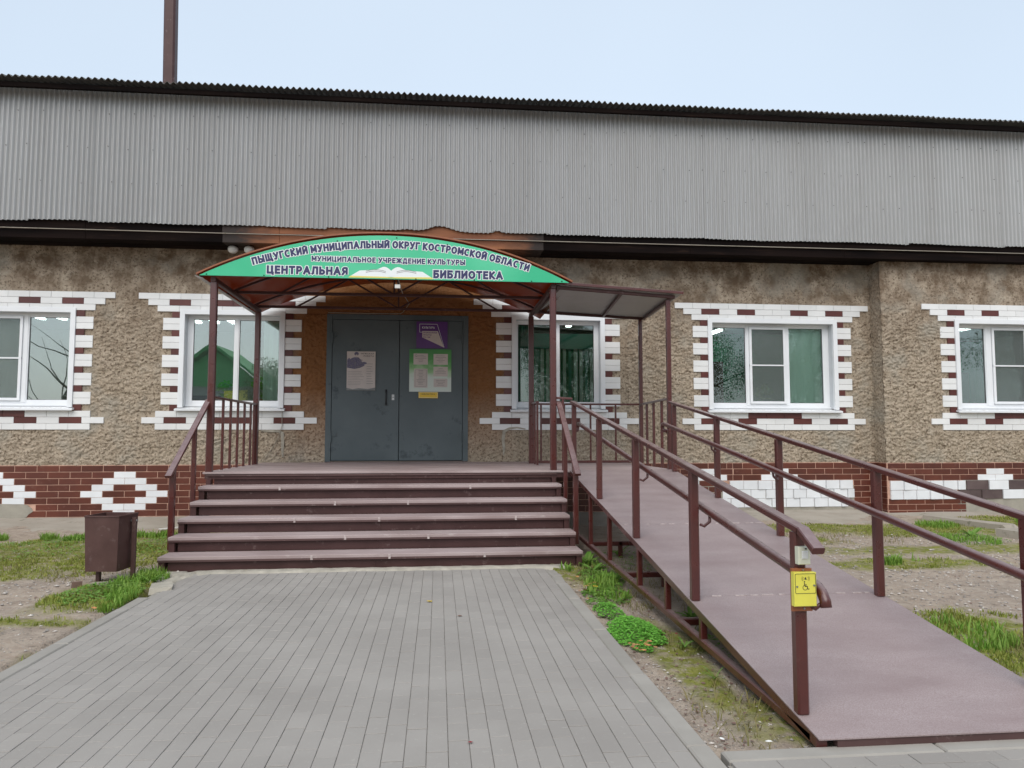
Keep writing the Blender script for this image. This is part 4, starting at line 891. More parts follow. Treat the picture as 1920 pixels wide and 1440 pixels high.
# call button and bell on the front left ramp post
cb = thing('call_button', 'yellow call button box with a wheelchair pictogram on the ramp post', 'call button', (1.735, 3.41, .66))
x0_, yb = 1.727, 3.392
mp('back_plate', MB((x0_, yb, .66)).cham(x0_-.05, x0_+.05, yb-.006, yb+.012, .565, .765, .002), M['rust_orange'], parent=cb)
mp('housing', MB((x0_, yb, .66)).cham(x0_-.055, x0_+.055, yb-.038, yb-.0065, .594, .752, .003), M['yellow'], parent=cb)
yb2 = yb-.0385
q = MB()
def ring(q, cx, cz, r0, r1, a0, a1, y, n=20):
    for k in range(n):
        a, b2 = a0+(a1-a0)*k/n, a0+(a1-a0)*(k+1)/n
        q.quad((cx+r0*math.cos(a), y, cz+r0*math.sin(a)), (cx+r1*math.cos(a), y, cz+r1*math.sin(a)), (cx+r1*math.cos(b2), y, cz+r1*math.sin(b2)), (cx+r0*math.cos(b2), y, cz+r0*math.sin(b2)))
def lineseg(q, x0, z0, x1, z1, w, y):
    d = Vector((x1-x0, z1-z0)); n_ = Vector((-d.y, d.x)).normalized()*w/2
    q.quad((x0-n_.x, y, z0-n_.y), (x1-n_.x, y, z1-n_.y), (x1+n_.x, y, z1+n_.y), (x0+n_.x, y, z0+n_.y))
bx0, bx1, bz0, bz1 = x0_-.050, x0_+.050, .655, .746; yk = yb2-.0008
for a in ((bx0+.006, bz0, bx1-.006, bz0), (bx0+.006, bz1, bx1-.006, bz1), (bx0, bz0+.006, bx0, bz1-.006), (bx1, bz0+.006, bx1, bz1-.006)): lineseg(q, *a, .0022, yk)
for cx, cz, a0 in ((bx0+.006, bz0+.006, math.pi), (bx1-.006, bz0+.006, 1.5*math.pi), (bx1-.006, bz1-.006, 0), (bx0+.006, bz1-.006, .5*math.pi)): ring(q, cx, cz, .0049, .0071, a0, a0+math.pi/2, yk, 5)
cx, cz = x0_-.002, .682
ring(q, cx, cz, .010, .0125, math.pi*.62, math.pi*2.02, yk); ring(q, cx-.003, cz+.027, 0, .0032, 0, 2*math.pi, yk, 12)
lineseg(q, cx-.003, cz+.022, cx-.001, cz+.006, .004, yk); lineseg(q, cx-.002, cz+.013, cx+.008, cz+.013, .0028, yk); lineseg(q, cx-.001, cz+.006, cx+.010, cz+.006, .004, yk); lineseg(q, cx+.010, cz+.007, cx+.014, cz-.008, .0035, yk); lineseg(q, cx+.013, cz-.008, cx+.021, cz-.006, .003, yk)
q.quad((cx-.003, yk, cz+.037), (cx+.009, yk, cz+.037), (cx+.006, yk, cz+.042), (cx+.004, yk, cz+.048), (cx-.0, yk, cz+.048), (cx-.002, yk, cz+.042))
for s_ in (-1, 1):
    for r in (.013, .018): ring(q, cx+.003, cz+.042, r, r+.0014, (0 if s_ > 0 else math.pi)-.6, (0 if s_ > 0 else math.pi)+.6, yk, 6)
mp('pictogram', q, M['line_dark'], parent=cb)
for x, z in ((x0_-.042, .687), (x0_+.042, .692), (x0_+.005, .759), (x0_+.007, .578)):
    yy_ = yb2 if .6 < z < .75 else yb-.006
    mp('screw', MB().pipe([(x, yy_-.004, z), (x, yy_, z)], .0045, 10), M['steel'], parent=cb)
bb = thing('bell_button', 'small cream doorbell box fixed high on the ramp post', 'doorbell', (1.74, 3.41, .83))
mp('housing', MB((1.73, 3.37, .83)).cham(1.705, 1.765, yb-.022, yb+.014, .785, .868, .004), M['cream'], parent=bb)
mp('button', MB((1.73, 3.36, .83)).cham(1.720, 1.752, yb-.027, yb-.0225, .812, .850, .003), M['white'], parent=bb)
mp('screw', MB().pipe([(1.741, yb-.026, .86), (1.741, yb-.022, .86)], .004, 8), M['black'], parent=bb)

# ---------------------------------------------------------------- posters on the door
def poster(name, lab, cat, x0, x1, z0, z1, mt, y=YW-.052):
    tcn = thing(name, lab, cat, ((x0+x1)/2, y, z0)); o = MB(((x0+x1)/2, y, z0)).box(x0, x1, y, y+.004, z0, z1).build('sheet', mt, None); o.parent = tcn; o.location = (0, 0, 0); return tcn
def pp(par, name, q, mt): o = q.build(name, mt, None); o.parent = par; o.location = q.o-par.location; return o
YP = YW-.052
p = poster('culture_poster', 'purple poster with a cream wedge at the top of the right door leaf', 'poster', -.385, .148, 2.885, 3.345, M['purple'])
pp(p, 'wedge', MB().quad((-.285, YP-.001, 3.18), (-.285, YP-.001, 3.07), (.085, YP-.001, 2.90), (-.02, YP-.001, 3.18)), M['paper'])
q = MB(); lineseg(q, -.33, 3.16, -.33, 3.30, .006, YP-.001); lineseg(q, -.33, 3.30, -.03, 3.30, .006, YP-.001); lineseg(q, -.03, 3.30, .09, 2.9, .005, YP-.0009); lineseg(q, -.33, 3.16, -.285, 3.16, .006, YP-.001)
word(q, 'КУЛЬТУРА', -.285, -.075, lambda x: 3.222, .036, YP-.001, .15); pp(p, 'white_print', q, M['print_white'])
q = MB()
word(q, 'НАЦИОНАЛЬНЫЕ', -.27, -.03, lambda x: 3.14, .026, YP-.002, .15); word(q, 'ПРОЕКТЫ', -.27, -.13, lambda x: 3.10, .026, YP-.002, .15); word(q, 'РОССИИ', -.27, -.15, lambda x: 3.06, .026, YP-.002, .15)
pp(p, 'dark_print', q, M['purple'])
p = poster('notice_board', 'green and white notice board with five paper sheets on the right door leaf', 'notice board', -.50, .215, 2.135, 2.865, M['poster_green'])
for (a, b2, c2, d2) in ((-.43, -.185, 2.60, 2.79), (-.09, .155, 2.60, 2.785), (-.09, .155, 2.40, 2.565), (-.085, .15, 2.215, 2.36), (-.42, -.19, 2.205, 2.53)):
    s_ = pp(p, 'paper_sheet', MB(((a+b2)/2, YP-.003, c2)).box(a, b2, YP-.004, YP-.001, c2, d2), M['paper']); q = MB()
    for k in range(int((d2-c2)/.028)-1):
        zz = d2-.035-k*.026; l = (b2-a)*random.uniform(.25, .8); xm = (a+b2)/2; q.quad((xm-l/2, YP-.005, zz), (xm+l/2, YP-.005, zz), (xm+l/2, YP-.005, zz+.006), (xm-l/2, YP-.005, zz+.006))
    pp(p, 'printed_lines', q, M['print_grey'])
q = MB(); lineseg(q, -.40, 2.225, -.21, 2.225, .004, YP-.005); lineseg(q, -.40, 2.51, -.21, 2.51, .004, YP-.005); lineseg(q, -.40, 2.225, -.40, 2.51, .004, YP-.005); lineseg(q, -.21, 2.225, -.21, 2.51, .004, YP-.005); ring(q, -.385, 2.755, .012, .018, 0, 6.28, YP-.005, 12); pp(p, 'printed_frame', q, M['print_grey'])
p = poster('library_plate', 'small yellow plate reading БИБЛИОТЕКА below the green notice board', 'sign', -.34, -.01, 2.025, 2.13, M['plate_yellow'])
q = MB(); word(q, 'БИБЛИОТЕКА', -.285, -.065, lambda x: 2.083, .022, YP-.001, .15); pp(p, 'lettering', q, M['line_dark'])
q = MB(); [lineseg(q, *a, .003, YP-.001) for a in ((-.33, 2.035, -.02, 2.035), (-.33, 2.12, -.02, 2.12), (-.33, 2.035, -.33, 2.12), (-.02, 2.035, -.02, 2.12))]; pp(p, 'border', q, M['print_white'])
p = poster('recruitment_poster', 'white poster with a blue helmeted figure on the left door leaf', 'poster', -1.55, -1.072, 2.155, 2.815, M['paper'])
q = MB()
word(q, 'МУЖСКАЯ', -1.315, -1.10, lambda x: 2.765, .026, YP-.001, .15); word(q, 'РАБОТА', -1.27, -1.10, lambda x: 2.725, .026, YP-.001, .15); pp(p, 'lettering', q, M['line_dark'])
YF_ = YP-.001
def blob2(q, cx, cz, rx, rz, y, n=14, j=.12, sd=1):
    rr = random.Random(sd); q.quad(*[(cx+rx*math.cos(6.283*k/n)*(1+rr.uniform(-j, j)), y, cz+rz*math.sin(6.283*k/n)*(1+rr.uniform(-j, j))) for k in range(n)])
q = MB(); q.quad(*[(x, YF_, z) for x, z in [(-1.546, 2.535), (-1.546, 2.60), (-1.52, 2.66), (-1.47, 2.70), (-1.43, 2.715), (-1.36, 2.715), (-1.32, 2.68), (-1.295, 2.63), (-1.26, 2.60), (-1.255, 2.57), (-1.33, 2.535), (-1.42, 2.515)]])
blob2(q, -1.39, 2.775, .037, .032, YF_, sd=2); blob2(q, -1.515, 2.64, .03, .06, YF_-.0002, sd=3); blob2(q, -1.27, 2.615, .055, .022, YF_-.0003, sd=4); pp(p, 'figure_print', q, M['print_blue'])
q = MB(); blob2(q, -1.388, 2.745, .019, .022, YF_-.0008, sd=5)
for k in range(16): blob2(q, -1.52+.25*random.random(), 2.545+.13*random.random(), .012, .006, YF_-.0008-.00004*k, 7, .3, 10+k)
pp(p, 'face_print', q, M['print_grey'])
q = MB(); blob2(q, -1.388, 2.743, .015, .018, YF_-.0018, sd=6); pp(p, 'face_print', q, M['paper'])
q = MB()
for k in range(9): zz = 2.47-k*.028; l = random.uniform(.18, .27); q.quad((-1.53, YP-.001, zz), (-1.53+l, YP-.001, zz), (-1.53+l, YP-.001, zz+.004), (-1.53, YP-.001, zz+.004))
for k in range(9): zz = 2.60-k*.042; l = random.uniform(.07, .12); q.quad((-1.22, YP-.001, zz), (-1.22+l, YP-.001, zz), (-1.22+l, YP-.001, zz+.006), (-1.22, YP-.001, zz+.006))
pp(p, 'printed_lines', q, M['print_grey'])
q = MB(); q.quad((-1.55, YP-.0012, 2.157), (-1.072, YP-.0012, 2.157), (-1.072, YP-.0012, 2.2), (-1.2, YP-.0012, 2.175), (-1.35, YP-.0012, 2.19), (-1.45, YP-.0012, 2.17), (-1.55, YP-.0012, 2.195)); pp(p, 'flag_band', q, M['house_grey'])

# ---------------------------------------------------------------- small fittings
o = thing('router_box', 'small white box fixed under the sign centre', 'sensor', (-.535, 9.46, 3.3))
mp('housing', MB((-.535, 9.46, 3.3)).cham(-.57, -.50, 9.43, 9.46, 3.285, 3.335, .004), M['white'], parent=o); mp('bracket', MB().bar((-.535, 9.47, 3.335), (-.535, 9.47, 3.41), .012, .012), M['black'], parent=o)
for k, (x, lab) in enumerate(((-3.39, 'left of two round white lamps under the eave beside the sign'), (-3.13, 'right of two round white lamps under the eave beside the sign'))):
    o = thing('eave_lamp', lab, 'lamp', (x, 12.3, 4.5), 'round lamps under the eave')
    rr_ = [.02, .06, .085, .08, .05, .012]; zz_ = [4.512, 4.50, 4.465, 4.425, 4.395, 4.385]
    mp('shade', MB((x, 12.3, 4.5)).pipe([(x, 12.3, z) for z in zz_], rr_, 16), M['white'], True, parent=o); mp('mount', MB((x, 12.3, 4.5)).box(x-.03, x+.03, 12.27, 12.33, 4.505, 4.5145), M['black'], parent=o)
def cable(pts, lab, r=.006, mt='white'): tag(MB().pipe(pts, r, 6).build('cable', M[mt], None, True), lab, 'cable', None)
cable([(-9.5, 12.035, 4.655), (-7, 12.035, 4.65), (-3.3, 12.03, 4.645), (1.6, 12.035, 4.655), (6.2, 12.035, 4.66), (13, 12.035, 4.665)], 'thin pale cable running along the dark eave board', .007, 'concrete')
cable([(-1.88, YW-.04, 3.475), (-1.2, YW-.045, 3.47), (-.66, YW-.04, 3.475), (-.62, YW-.035, 3.5), (-.5, 12.3, 3.60), (-.53, 10.6, 3.45), (-.53, 9.5, 3.42)], 'thin pale cable along the top edge of the door', .006, 'concrete')
cable([(-2.60, YW-.07, 1.80), (-2.60, YW-.05, 1.55), (-2.66, YW-.035, 1.35), (-2.80, YW-.035, 1.1), (-2.88, YW-.035, .98)], 'thin cable down the plaster below the window left of the door', .005, 'concrete')
def rep(name, pts, lab, ws):
    q = MB(); n_ = len(pts); L_, R_ = [], []
    for i, (x, z) in enumerate(pts):
        d = Vector(pts[min(i+1, n_-1)])-Vector(pts[max(i-1, 0)]); nn_ = Vector((-d.y, d.x)).normalized()*ws[i]
        L_.append((x+nn_.x, YW-.036, z+nn_.y)); R_.append((x-nn_.x, YW-.036, z-nn_.y))
    q.poly(L_+R_[::-1], .02); o = q.build(name, M['mortar'], None); o.parent = B_; o.location = -B_.location
rep('plaster_repair', [(-2.95, 1.47), (-2.8, 1.462), (-2.66, 1.465), (-2.60, 1.43), (-2.585, 1.3), (-2.59, 1.15), (-2.58, 1.03)], '', [.008, .018, .022, .03, .025, .022, .012])
rep('plaster_repair', [(1.5, 1.50), (1.35, 1.525), (1.22, 1.51), (1.13, 1.46), (1.11, 1.33), (1.125, 1.18), (1.12, 1.05)], '', [.01, .014, .02, .03, .026, .022, .008])
fp = thing('flue_pipe', 'tall dark brown square flue rising behind the roof edge', 'chimney', (-4.7, 13.2, 6.9))
mp('stack', MB((-4.72, 13.2, 6.9)).bar((-4.79, 13.2, 6.9), (-4.84, 13.2, 10.2), .2, .2), M['paint_dull'], parent=fp)
mp('collar', MB((-4.72, 13.2, 6.9)).box(-4.92, -4.66, 13.07, 13.33, 7.25, 7.36), M['paint_dull'], parent=fp)
# litter bin
bn = thing('litter_bin', 'brown open topped steel litter bin on posts left of the stairs', 'bin', (-3.2, 7.6, 0))
bn.rotation_euler.z = 0
def frust(q, cx, cy, z0, z1, w0, d0, w1, d1, t=.008, ang=0):
    def ringp(w, d, z): 
        out = []
        for sx, sy in ((-1, -1), (1, -1), (1, 1), (-1, 1)):
            x, y = sx*w/2, sy*d/2; out.append((cx+x*math.cos(ang)-y*math.sin(ang), cy+x*math.sin(ang)+y*math.cos(ang), z))
        return out
    vs = ringp(w0, d0, z0)+ringp(w1, d1, z1)+ringp(w1-2*t, d1-2*t, z1)+ringp(w0-2*t, d0-2*t, z0+t)
    fs = [(0, 3, 2, 1), (12, 13, 14, 15)]
    for b_ in (0, 4, 8):
        for i in range(4): fs.append((b_+i, b_+(i+1) % 4, b_+4+(i+1) % 4, b_+4+i))
    return q.add(vs, fs)
BA = -.13
cxb, cyb = -3.13, 7.5
mp('container', frust(MB((cxb, cyb, .12)), cxb, cyb, .115, .625, 0.30, .31, .33, .335, .008, BA), M['bin'], parent=bn)
q = MB((cxb, cyb, .6)); 
for s_ in ((-1, -1, 1, -1), (1, -1, 1, 1), (1, 1, -1, 1), (-1, 1, -1, -1)):
    def rot(x, y): return (cxb+x*math.cos(BA)-y*math.sin(BA), cyb+x*math.sin(BA)+y*math.cos(BA), .63)
    q.bar(rot(s_[0]*.166, s_[1]*.168), rot(s_[2]*.166, s_[3]*.168), .012, .014)
mp('rim', q, M['bin'], parent=bn)
def rotp(x, y, z): return (cxb+x*math.cos(BA)-y*math.sin(BA), cyb+x*math.sin(BA)+y*math.cos(BA), z)
mp('post', MB((cxb, cyb, 0)).bar(rotp(.195, .05, -.05), rotp(.195, .05, .60), .04, .04), M['bin'], parent=bn)
mp('post', MB((cxb, cyb, 0)).bar(rotp(-.10, -.02, -.05), rotp(-.10, -.02, .1145), .04, .04), M['bin'], parent=bn)
mp('pivot', MB((cxb, cyb, 0)).pipe([rotp(.15, .05, .57), rotp(.225, .05, .57)], .012, 8), M['steel'], parent=bn)
# rubble near bin and slabs at right
def rock(name, lab, cat, x, y, z, sx, sy, sz, rz, mt, grp=None, seed=0):
    rr = random.Random(seed); q = MB((x, y, z)); vs = []
    for sz_ in (0, 1):
        for a, b2 in ((-1, -1), (0, -1.05), (1, -1), (1.04, 0), (1, 1), (0, 1), (-1, 1), (-1.03, 0)):
            px_, py_ = a*sx/2*rr.uniform(.85, 1.05), b2*sy/2*rr.uniform(.85, 1.05); k = .93 if sz_ else 1
            vs.append((x+(px_*math.cos(rz)-py_*math.sin(rz))*k, y+(px_*math.sin(rz)+py_*math.cos(rz))*k, z+sz_*sz*rr.uniform(.85, 1.1)-.02*(1-sz_)))
    q.add(vs, [tuple(range(7, -1, -1)), tuple(range(8, 16))]+[(i, (i+1) % 8, (i+1) % 8+8, i+8) for i in range(8)])
    tag(q.build(name, mt, None), lab, cat, grp)
rock('concrete_slab', 'long broken concrete slab lying in the grass right of the ramp', 'slab', 8.15, 10.7, .0, .35, 1.5, .10, .30, M['concrete'], seed=1)
rock('concrete_slab', 'nearer concrete slab at the right edge behind the handrail', 'slab', 7.95, 9.2, .0, .45, .8, .10, .2, M['concrete'], seed=2)
rock('brick_fragment', 'reddish brick fragment at the foot of the litter bin', 'brick', -3.30, 7.22, 0, .09, .07, .05, 0.5, M['brickbit'], seed=3)
rock('paving_fragment', 'flat grey concrete piece under the litter bin', 'stone', -3.10, 7.25, 0, .2, .1, .035, .1, M['concrete'], seed=4)
rock('broken_paver', 'broken pale corner block at the top left of the paved path', 'stone', -2.52, 7.12, -.01, .2, .3, .04, .3, M['mortar'], seed=5)
tag(MB().bar((-4.02, 11.2, .035), (-3.35, 11.55, .06), .05, .015).build('plastic_strip', M['white'], None), 'white plastic strip lying on the concrete apron by the stairs', 'strip')

# ---------------------------------------------------------------- interior things
def lampbar(x, y, lab, l=1.2, wd=.10):
    t_ = thing('ceiling_lamp', lab, 'lamp', (x, y, 3.7), 'strip lamps inside'); mp('tube', MB((x, y, 3.7)).box(x-wd/2, x+wd/2, y-l/2, y+l/2, 3.66, 3.69), M['glow'], parent=t_); mp('housing', MB((x, y, 3.7)).box(x-wd/2-.02, x+wd/2+.02, y-l/2-.02, y+l/2+.02, 3.695, 3.745), M['white'], parent=t_)
for k, (x, y, lab) in enumerate([(-7.75, 14.7, 'leftmost strip lamp seen through the far left window'), (-7.35, 14.7, 'second strip lamp seen through the far left window'), (-6.95, 14.7, 'third strip lamp seen through the far left window'),
                                 (-4.85, 14.9, 'leftmost strip lamp seen through the window left of the door'), (-4.5, 14.9, 'middle strip lamp seen through the window left of the door'), (-4.15, 14.9, 'rightmost strip lamp seen through the window left of the door')]): lampbar(x, y, lab, .9, .09)
lampbar(2.7, 14.9, 'single strip lamp seen through the window right of the door', .35, .1); lampbar(11.3, 14.6, 'single strip lamp seen through the far right window', .35, .1); lampbar(6.1, 15.6, 'strip lamp at the back of the green room', .6)
def curtain(x0, x1, y, z0, z1, lab, mt, amp=.02, pit=.14):
    xs = np.linspace(x0, x1, int((x1-x0)/.012)); q = MB((x0, y, z0)); pts = [(x, y+amp*math.sin(x/pit*6.28)+.4*amp*math.sin(x/pit*2.7)) for x in xs]
    for p1, p2 in zip(pts[:-1], pts[1:]): q.quad((p1[0], p1[1], z0), (p2[0], p2[1], z0), (p2[0], p2[1], z1), (p1[0], p1[1], z1))
    tag(q.build('curtain', mt, None, True), lab, 'curtain')
curtain(-2.98, -2.6, 12.85, 1.8, 3.55, 'teal curtain at the right edge of the window left of the door', M['curtain'])
curtain(6.33, 7.15, 12.85, 1.8, 3.5, 'pale teal curtain behind the right light of the triple window', M['curtain'], .012, .3)
curtain(-7.6, -6.85, 12.86, 1.8, 3.5, 'thin pale curtain in the far left window', M['curtain'], .03, .25)
curtain(1.33, 1.66, 12.86, 1.8, 3.5, 'green curtain at the left of the window right of the door', M['blind_dark'], .03, .1)
tag(MB().box(1.33, 2.84, 12.83, 12.84, 2.93, 3.2).build('valance', M['valance'], None), 'dark green valance across the window right of the door', 'curtain')
bl = thing('vertical_blind', 'pale green vertical blind slats in the window right of the door', 'blind', (2.1, 13.15, 1.8))
for k in range(11):
    x = 1.74+k*.1; a = random.uniform(.15, .8); d = .036
    mp('slat', MB((x, 13.15, 1.8)).add([(x-d*math.cos(a), 12.90-d*math.sin(a), 1.85), (x+d*math.cos(a), 12.90+d*math.sin(a), 1.85), (x+d*math.cos(a), 12.90+d*math.sin(a), 3.15), (x-d*math.cos(a), 12.90-d*math.sin(a), 3.15)], [(0, 1, 2, 3)]), M['blind'] if k % 3 else M['blind_dark'], parent=bl)
def cabinet(x0, x1, y, z1, lab):
    t_ = thing('cabinet', lab, 'cabinet', ((x0+x1)/2, y, .94)); mp('body', MB((x0, y, .94)).box(x0, x1, y, y+.5, .94, z1), M['wood_dark'], parent=t_); mp('door', MB((x0, y, .94)).box(x0+.02, (x0+x1)/2-.003, y-.018, y-.001, 1.0, z1-.03), M['wood_dark'], parent=t_); mp('door', MB((x0, y, .94)).box((x0+x1)/2+.003, x1-.02, y-.018, y-.001, 1.0, z1-.03), M['wood_dark'], parent=t_)
cabinet(5.0, 5.62, 14.0, 2.85, 'dark cabinet behind the left light of the triple window'); cabinet(10.2, 11.0, 14.2, 2.7, 'dark cabinet in the far right room')
cabinet(-5.6, -4.3, 15.5, 2.2, 'low dark cabinet in the room left of the door')
def leafcluster(n, cx, cy, cz, rx, ry, rz, s, seed=0, flat=.6):
    r = np.random.default_rng(seed); d = r.normal(size=(n, 3)); d /= np.linalg.norm(d, axis=1)[:, None]; p = d*(r.random(n)**.4)[:, None]*np.array([rx, ry, rz])+np.array([cx, cy, cz])
    a = r.normal(size=(n, 3)); a /= np.linalg.norm(a, axis=1)[:, None]; b2 = np.cross(a, r.normal(size=(n, 3))); b2 /= np.linalg.norm(b2, axis=1)[:, None]; ss = (s*r.uniform(.6, 1.3, n))[:, None]
    V = np.stack([p-a*ss, p+b2*ss*.45, p+a*ss, p-b2*ss*.45], 1).reshape(-1, 3); return V, np.arange(4*n).reshape(-1, 4)
for k, (x, lab, rr) in enumerate([(-3.05, 'leafy house plant on the inner sill right light of the window left of the door', .22), (-3.62, 'smaller dark house plant on the sill behind the left light of that window', .17), (6.0, 'house plant silhouetted behind the screened middle light', .17)]):
    t_ = thing('potted_plant', lab, 'plant', (x, 13.05, 1.9)); mp('pot', MB((x, 13.05, 1.9)).pipe([(x, 13.05, 1.88), (x, 13.05, 2.02)], [.06, .08], 12), M['rust_orange'], parent=t_)
    V, Fq = leafcluster(90, x, 13.05, 2.02+rr, rr, .1, rr, .05, 70+k); o = link('foliage', npmesh('foliage', V-np.array([x, 13.05, 1.9]), Fq, False), M['clover'], t_)
tag(MB().box(-10, -2.1, 12.92, 13.25, 1.82, 1.86).build('inner_sill', M['pvc'], None), 'white inner window board behind the left windows', 'window board')
tag(MB().box(4.2, 8.6, 12.92, 13.2, 1.82, 1.86).build('inner_sill', M['pvc'], None), 'white inner window board behind the triple window', 'window board')

# ---------------------------------------------------------------- plants on the ground
def blades(name, spots, hmin, hmax, mt, lab, seed=1, bend=.5, wid=.006, two=True):
    r = np.random.default_rng(seed); px_, py_ = [], []
    for (cx, cy, rx, ry, n) in spots:
        a = r.uniform(0, 2*np.pi, n); q = np.sqrt(r.random(n)); x = cx+rx*q*np.cos(a); y = cy+ry*q*np.sin(a)
        k = fbm(x*4, y*4, 3, seed+3)+r.normal(0, .08, n) > .485; px_.append(x[k]); py_.append(y[k])
    x = np.concatenate(px_); y = np.concatenate(py_); k = ~(((x > -2.58) & (x < 1.23) & (y < 7.6) & (r.random(len(x)) > .0)) | ((x > 1.2) & (y < 3.24))) & ~((x > -2.86) & (x < 1.6) & (y > 7.86)); x, y = x[k], y[k]; n = len(x)
    z = gz(x, y)-.004; h = r.uniform(hmin, hmax, n)*(.6+.8*fbm(x*3, y*3, 2, seed+8)); a = r.uniform(0, 2*np.pi, n); l = bend*h*r.uniform(.2, 1.2, n); w = wid*r.uniform(.6, 1.3, n)
    dx_, dy_ = np.cos(a), np.sin(a); ox_, oy_ = -dy_*w, dx_*w
    b0 = np.stack([x-ox_, y-oy_, z], -1); b1_ = np.stack([x+ox_, y+oy_, z], -1)
    m0 = np.stack([x-ox_*.8+dx_*l*.35, y-oy_*.8+dy_*l*.35, z+h*.6], -1); m1 = np.stack([x+ox_*.8+dx_*l*.35, y+oy_*.8+dy_*l*.35, z+h*.6], -1); tp_ = np.stack([x+dx_*l, y+dy_*l, z+h], -1)
    V = np.stack([b0, b1_, m1, m0, tp_], 1).reshape(-1, 3); i0 = np.arange(n)*5
    T_ = np.concatenate([np.stack([i0, i0+1, i0+2], -1), np.stack([i0, i0+2, i0+3], -1), np.stack([i0+3, i0+2, i0+4], -1)])
    return tag(link(name, npmesh(name, V, T_, True), mt), lab, 'grass', None, 'stuff')
blades('short_grass', [(-5.2, 9.3, 1.8, 1.1, 15000), (-3.5, 9.5, .8, 1.5, 6000), (-4.4, 8.0, 1.0, .4, 4000), (-2.95, 5.95, .5, .12, 900), (3.95, 4.7, .75, 1.0, 13000), (5.6, 10.6, 1.7, .4, 3500), (9.2, 10.8, 1.6, .9, 9000), (5.2, 7.7, 1.0, .3, 1500), (7.2, 10.2, 1.5, .6, 4500), (-2.56, 5.1, .08, .2, 400), (-2.9, 6.8, .45, .6, 5000), (4.4, 9.6, .9, .4, 1800), (-7.4, 9.4, 1.4, 1.3, 9000)],
       .012, .038, M['grass'], 'short yellowish green grass and moss growing in patches on the dirt', 1, .8, .005)
blades('fresh_grass', [(-4.75, 10.45, .5, .22, 2600), (-3.9, 10.7, .4, .2, 1500), (-2.78, 7.3, .22, .55, 2400), (-2.66, 6.55, .12, .3, 900), (-2.53, 5.15, .07, .18, 300), (4.95, 7.7, .12, .1, 500), (5.25, 7.8, .12, .1, 300), (7.0, 9.2, .4, .4, 800), (1.62, 7.6, .14, .7, 900), (1.55, 6.7, .22, .4, 800), (7.6, 10.6, .3, .3, 800), (-6.2, 10.5, .5, .25, 1800), (3.6, 4.9, .4, .4, 1200), (9.8, 10.4, .8, .9, 3500), (1.35, 7.68, .08, .08, 60), (-2.1, 7.82, .25, .04, 90)],
       .035, .10, M['grass_fresh'], 'taller fresh green grass tufts by the bin, stairs and ramp', 5, .6, .006)
blades('dry_grass', [(1.62, 7.0, .25, 1.3, 700), (1.7, 5.4, .2, .8, 350), (-3.4, 8.6, .7, 1.2, 1800), (4.2, 4.2, .6, .6, 2000), (5.5, 9.8, 2, .8, 1500), (1.6, 3.7, .3, .5, 260), (2.3, 7, .6, 1.5, 700), (-5.5, 8.6, 1.5, .8, 2200)], .02, .07, M['grass_dry'], 'dry straw coloured grass blades scattered over the dirt', 9, 1.6, .003)
def lowleaf(name, spots, s, mt, lab, seed, hgt):
    r = np.random.default_rng(seed); Vs = []
    for cx, cy, rx, ry, n in spots:
        a = r.uniform(0, 2*np.pi, n); q = np.sqrt(r.random(n)); x = cx+rx*q*np.cos(a); y = cy+ry*q*np.sin(a); keep = q*1.0+(fbm(x*9, y*9, 3, seed)-.5)*.9 < .95; x, y, q = x[keep], y[keep], q[keep]; n = len(x)
        z = gz(x, y)+hgt*(1-q**2)*(.35+.65*r.random(n))+.008; th = r.uniform(0, 2*np.pi, n); d = np.stack([np.cos(th), np.sin(th), r.uniform(-.25, .5, n)], -1); e = np.stack([-np.sin(th), np.cos(th), r.uniform(-.3, .3, n)], -1); ss = (s*r.uniform(.6, 1.3, n))[:, None]; p = np.stack([x, y, z], -1)
        Vs.append(np.stack([p-d*ss*.6, p-e*ss*.42+d*ss*.1, p+d*ss*.75, p+e*ss*.42+d*ss*.1], 1).reshape(-1, 3))
    V = np.concatenate(Vs); return tag(link(name, npmesh(name, V, np.arange(len(V)).reshape(-1, 4), False), mt), lab, 'plant', None, 'stuff')
lowleaf('clover', [(1.43, 5.28, .20, .46, 5200), (1.37, 5.85, .12, .3, 900)], .016, M['clover'], 'low mound of bright green clover between path and ramp', 21, .085)
lowleaf('low_weeds', [(1.60, 7.2, .22, .55, 1300), (1.5, 6.5, .22, .35, 800), (1.36, 6.05, .12, .35, 350), (-2.95, 6.95, .35, .5, 1500), (-4.6, 10.3, .6, .25, 700), (-3.4, 9.9, .5, .9, 1300), (1.9, 4.9, .12, .4, 150), (7.1, 9.3, .5, .5, 800), (2.2, 8.2, .5, .7, 500), (-5.2, 9.5, 1.5, .7, 1800)], .022, M['weed'], 'low broad leaved weeds creeping over the dirt', 25, .05)
def weed(x, y, n, L, lab, seed, mt='weed', up=.9, w=.22):
    r = random.Random(seed); q = MB((x, y, 0)); z = float(gz(np.array([x]), np.array([y]))[0])
    for k in range(n):
        a = r.uniform(0, 6.28); l = L*r.uniform(.6, 1.15); e = up*r.uniform(.4, 1.1); d = Vector((math.cos(a), math.sin(a), 0)); s_ = Vector((-math.sin(a), math.cos(a), 0)); prev = None; pts = []
        for j in range(5):
            t_ = j/4; c_ = Vector((x, y, z))+d*l*t_*.75+Vector((0, 0, l*(e*t_-.55*e*t_*t_))); ww = l*w*math.sin(math.pi*min(.97, t_*.85+.12))*(1 if j < 4 else .05); pts.append((c_-s_*ww/2+Vector((0, 0, ww*.15)), c_, c_+s_*ww/2+Vector((0, 0, ww*.15))))
        for p1, p2 in zip(pts[:-1], pts[1:]): q.quad(p1[0], p1[1], p2[1], p2[0]); q.quad(p1[1], p1[2], p2[2], p2[1])
    tag(q.build('weed', M[mt], None, True), lab, 'weed')
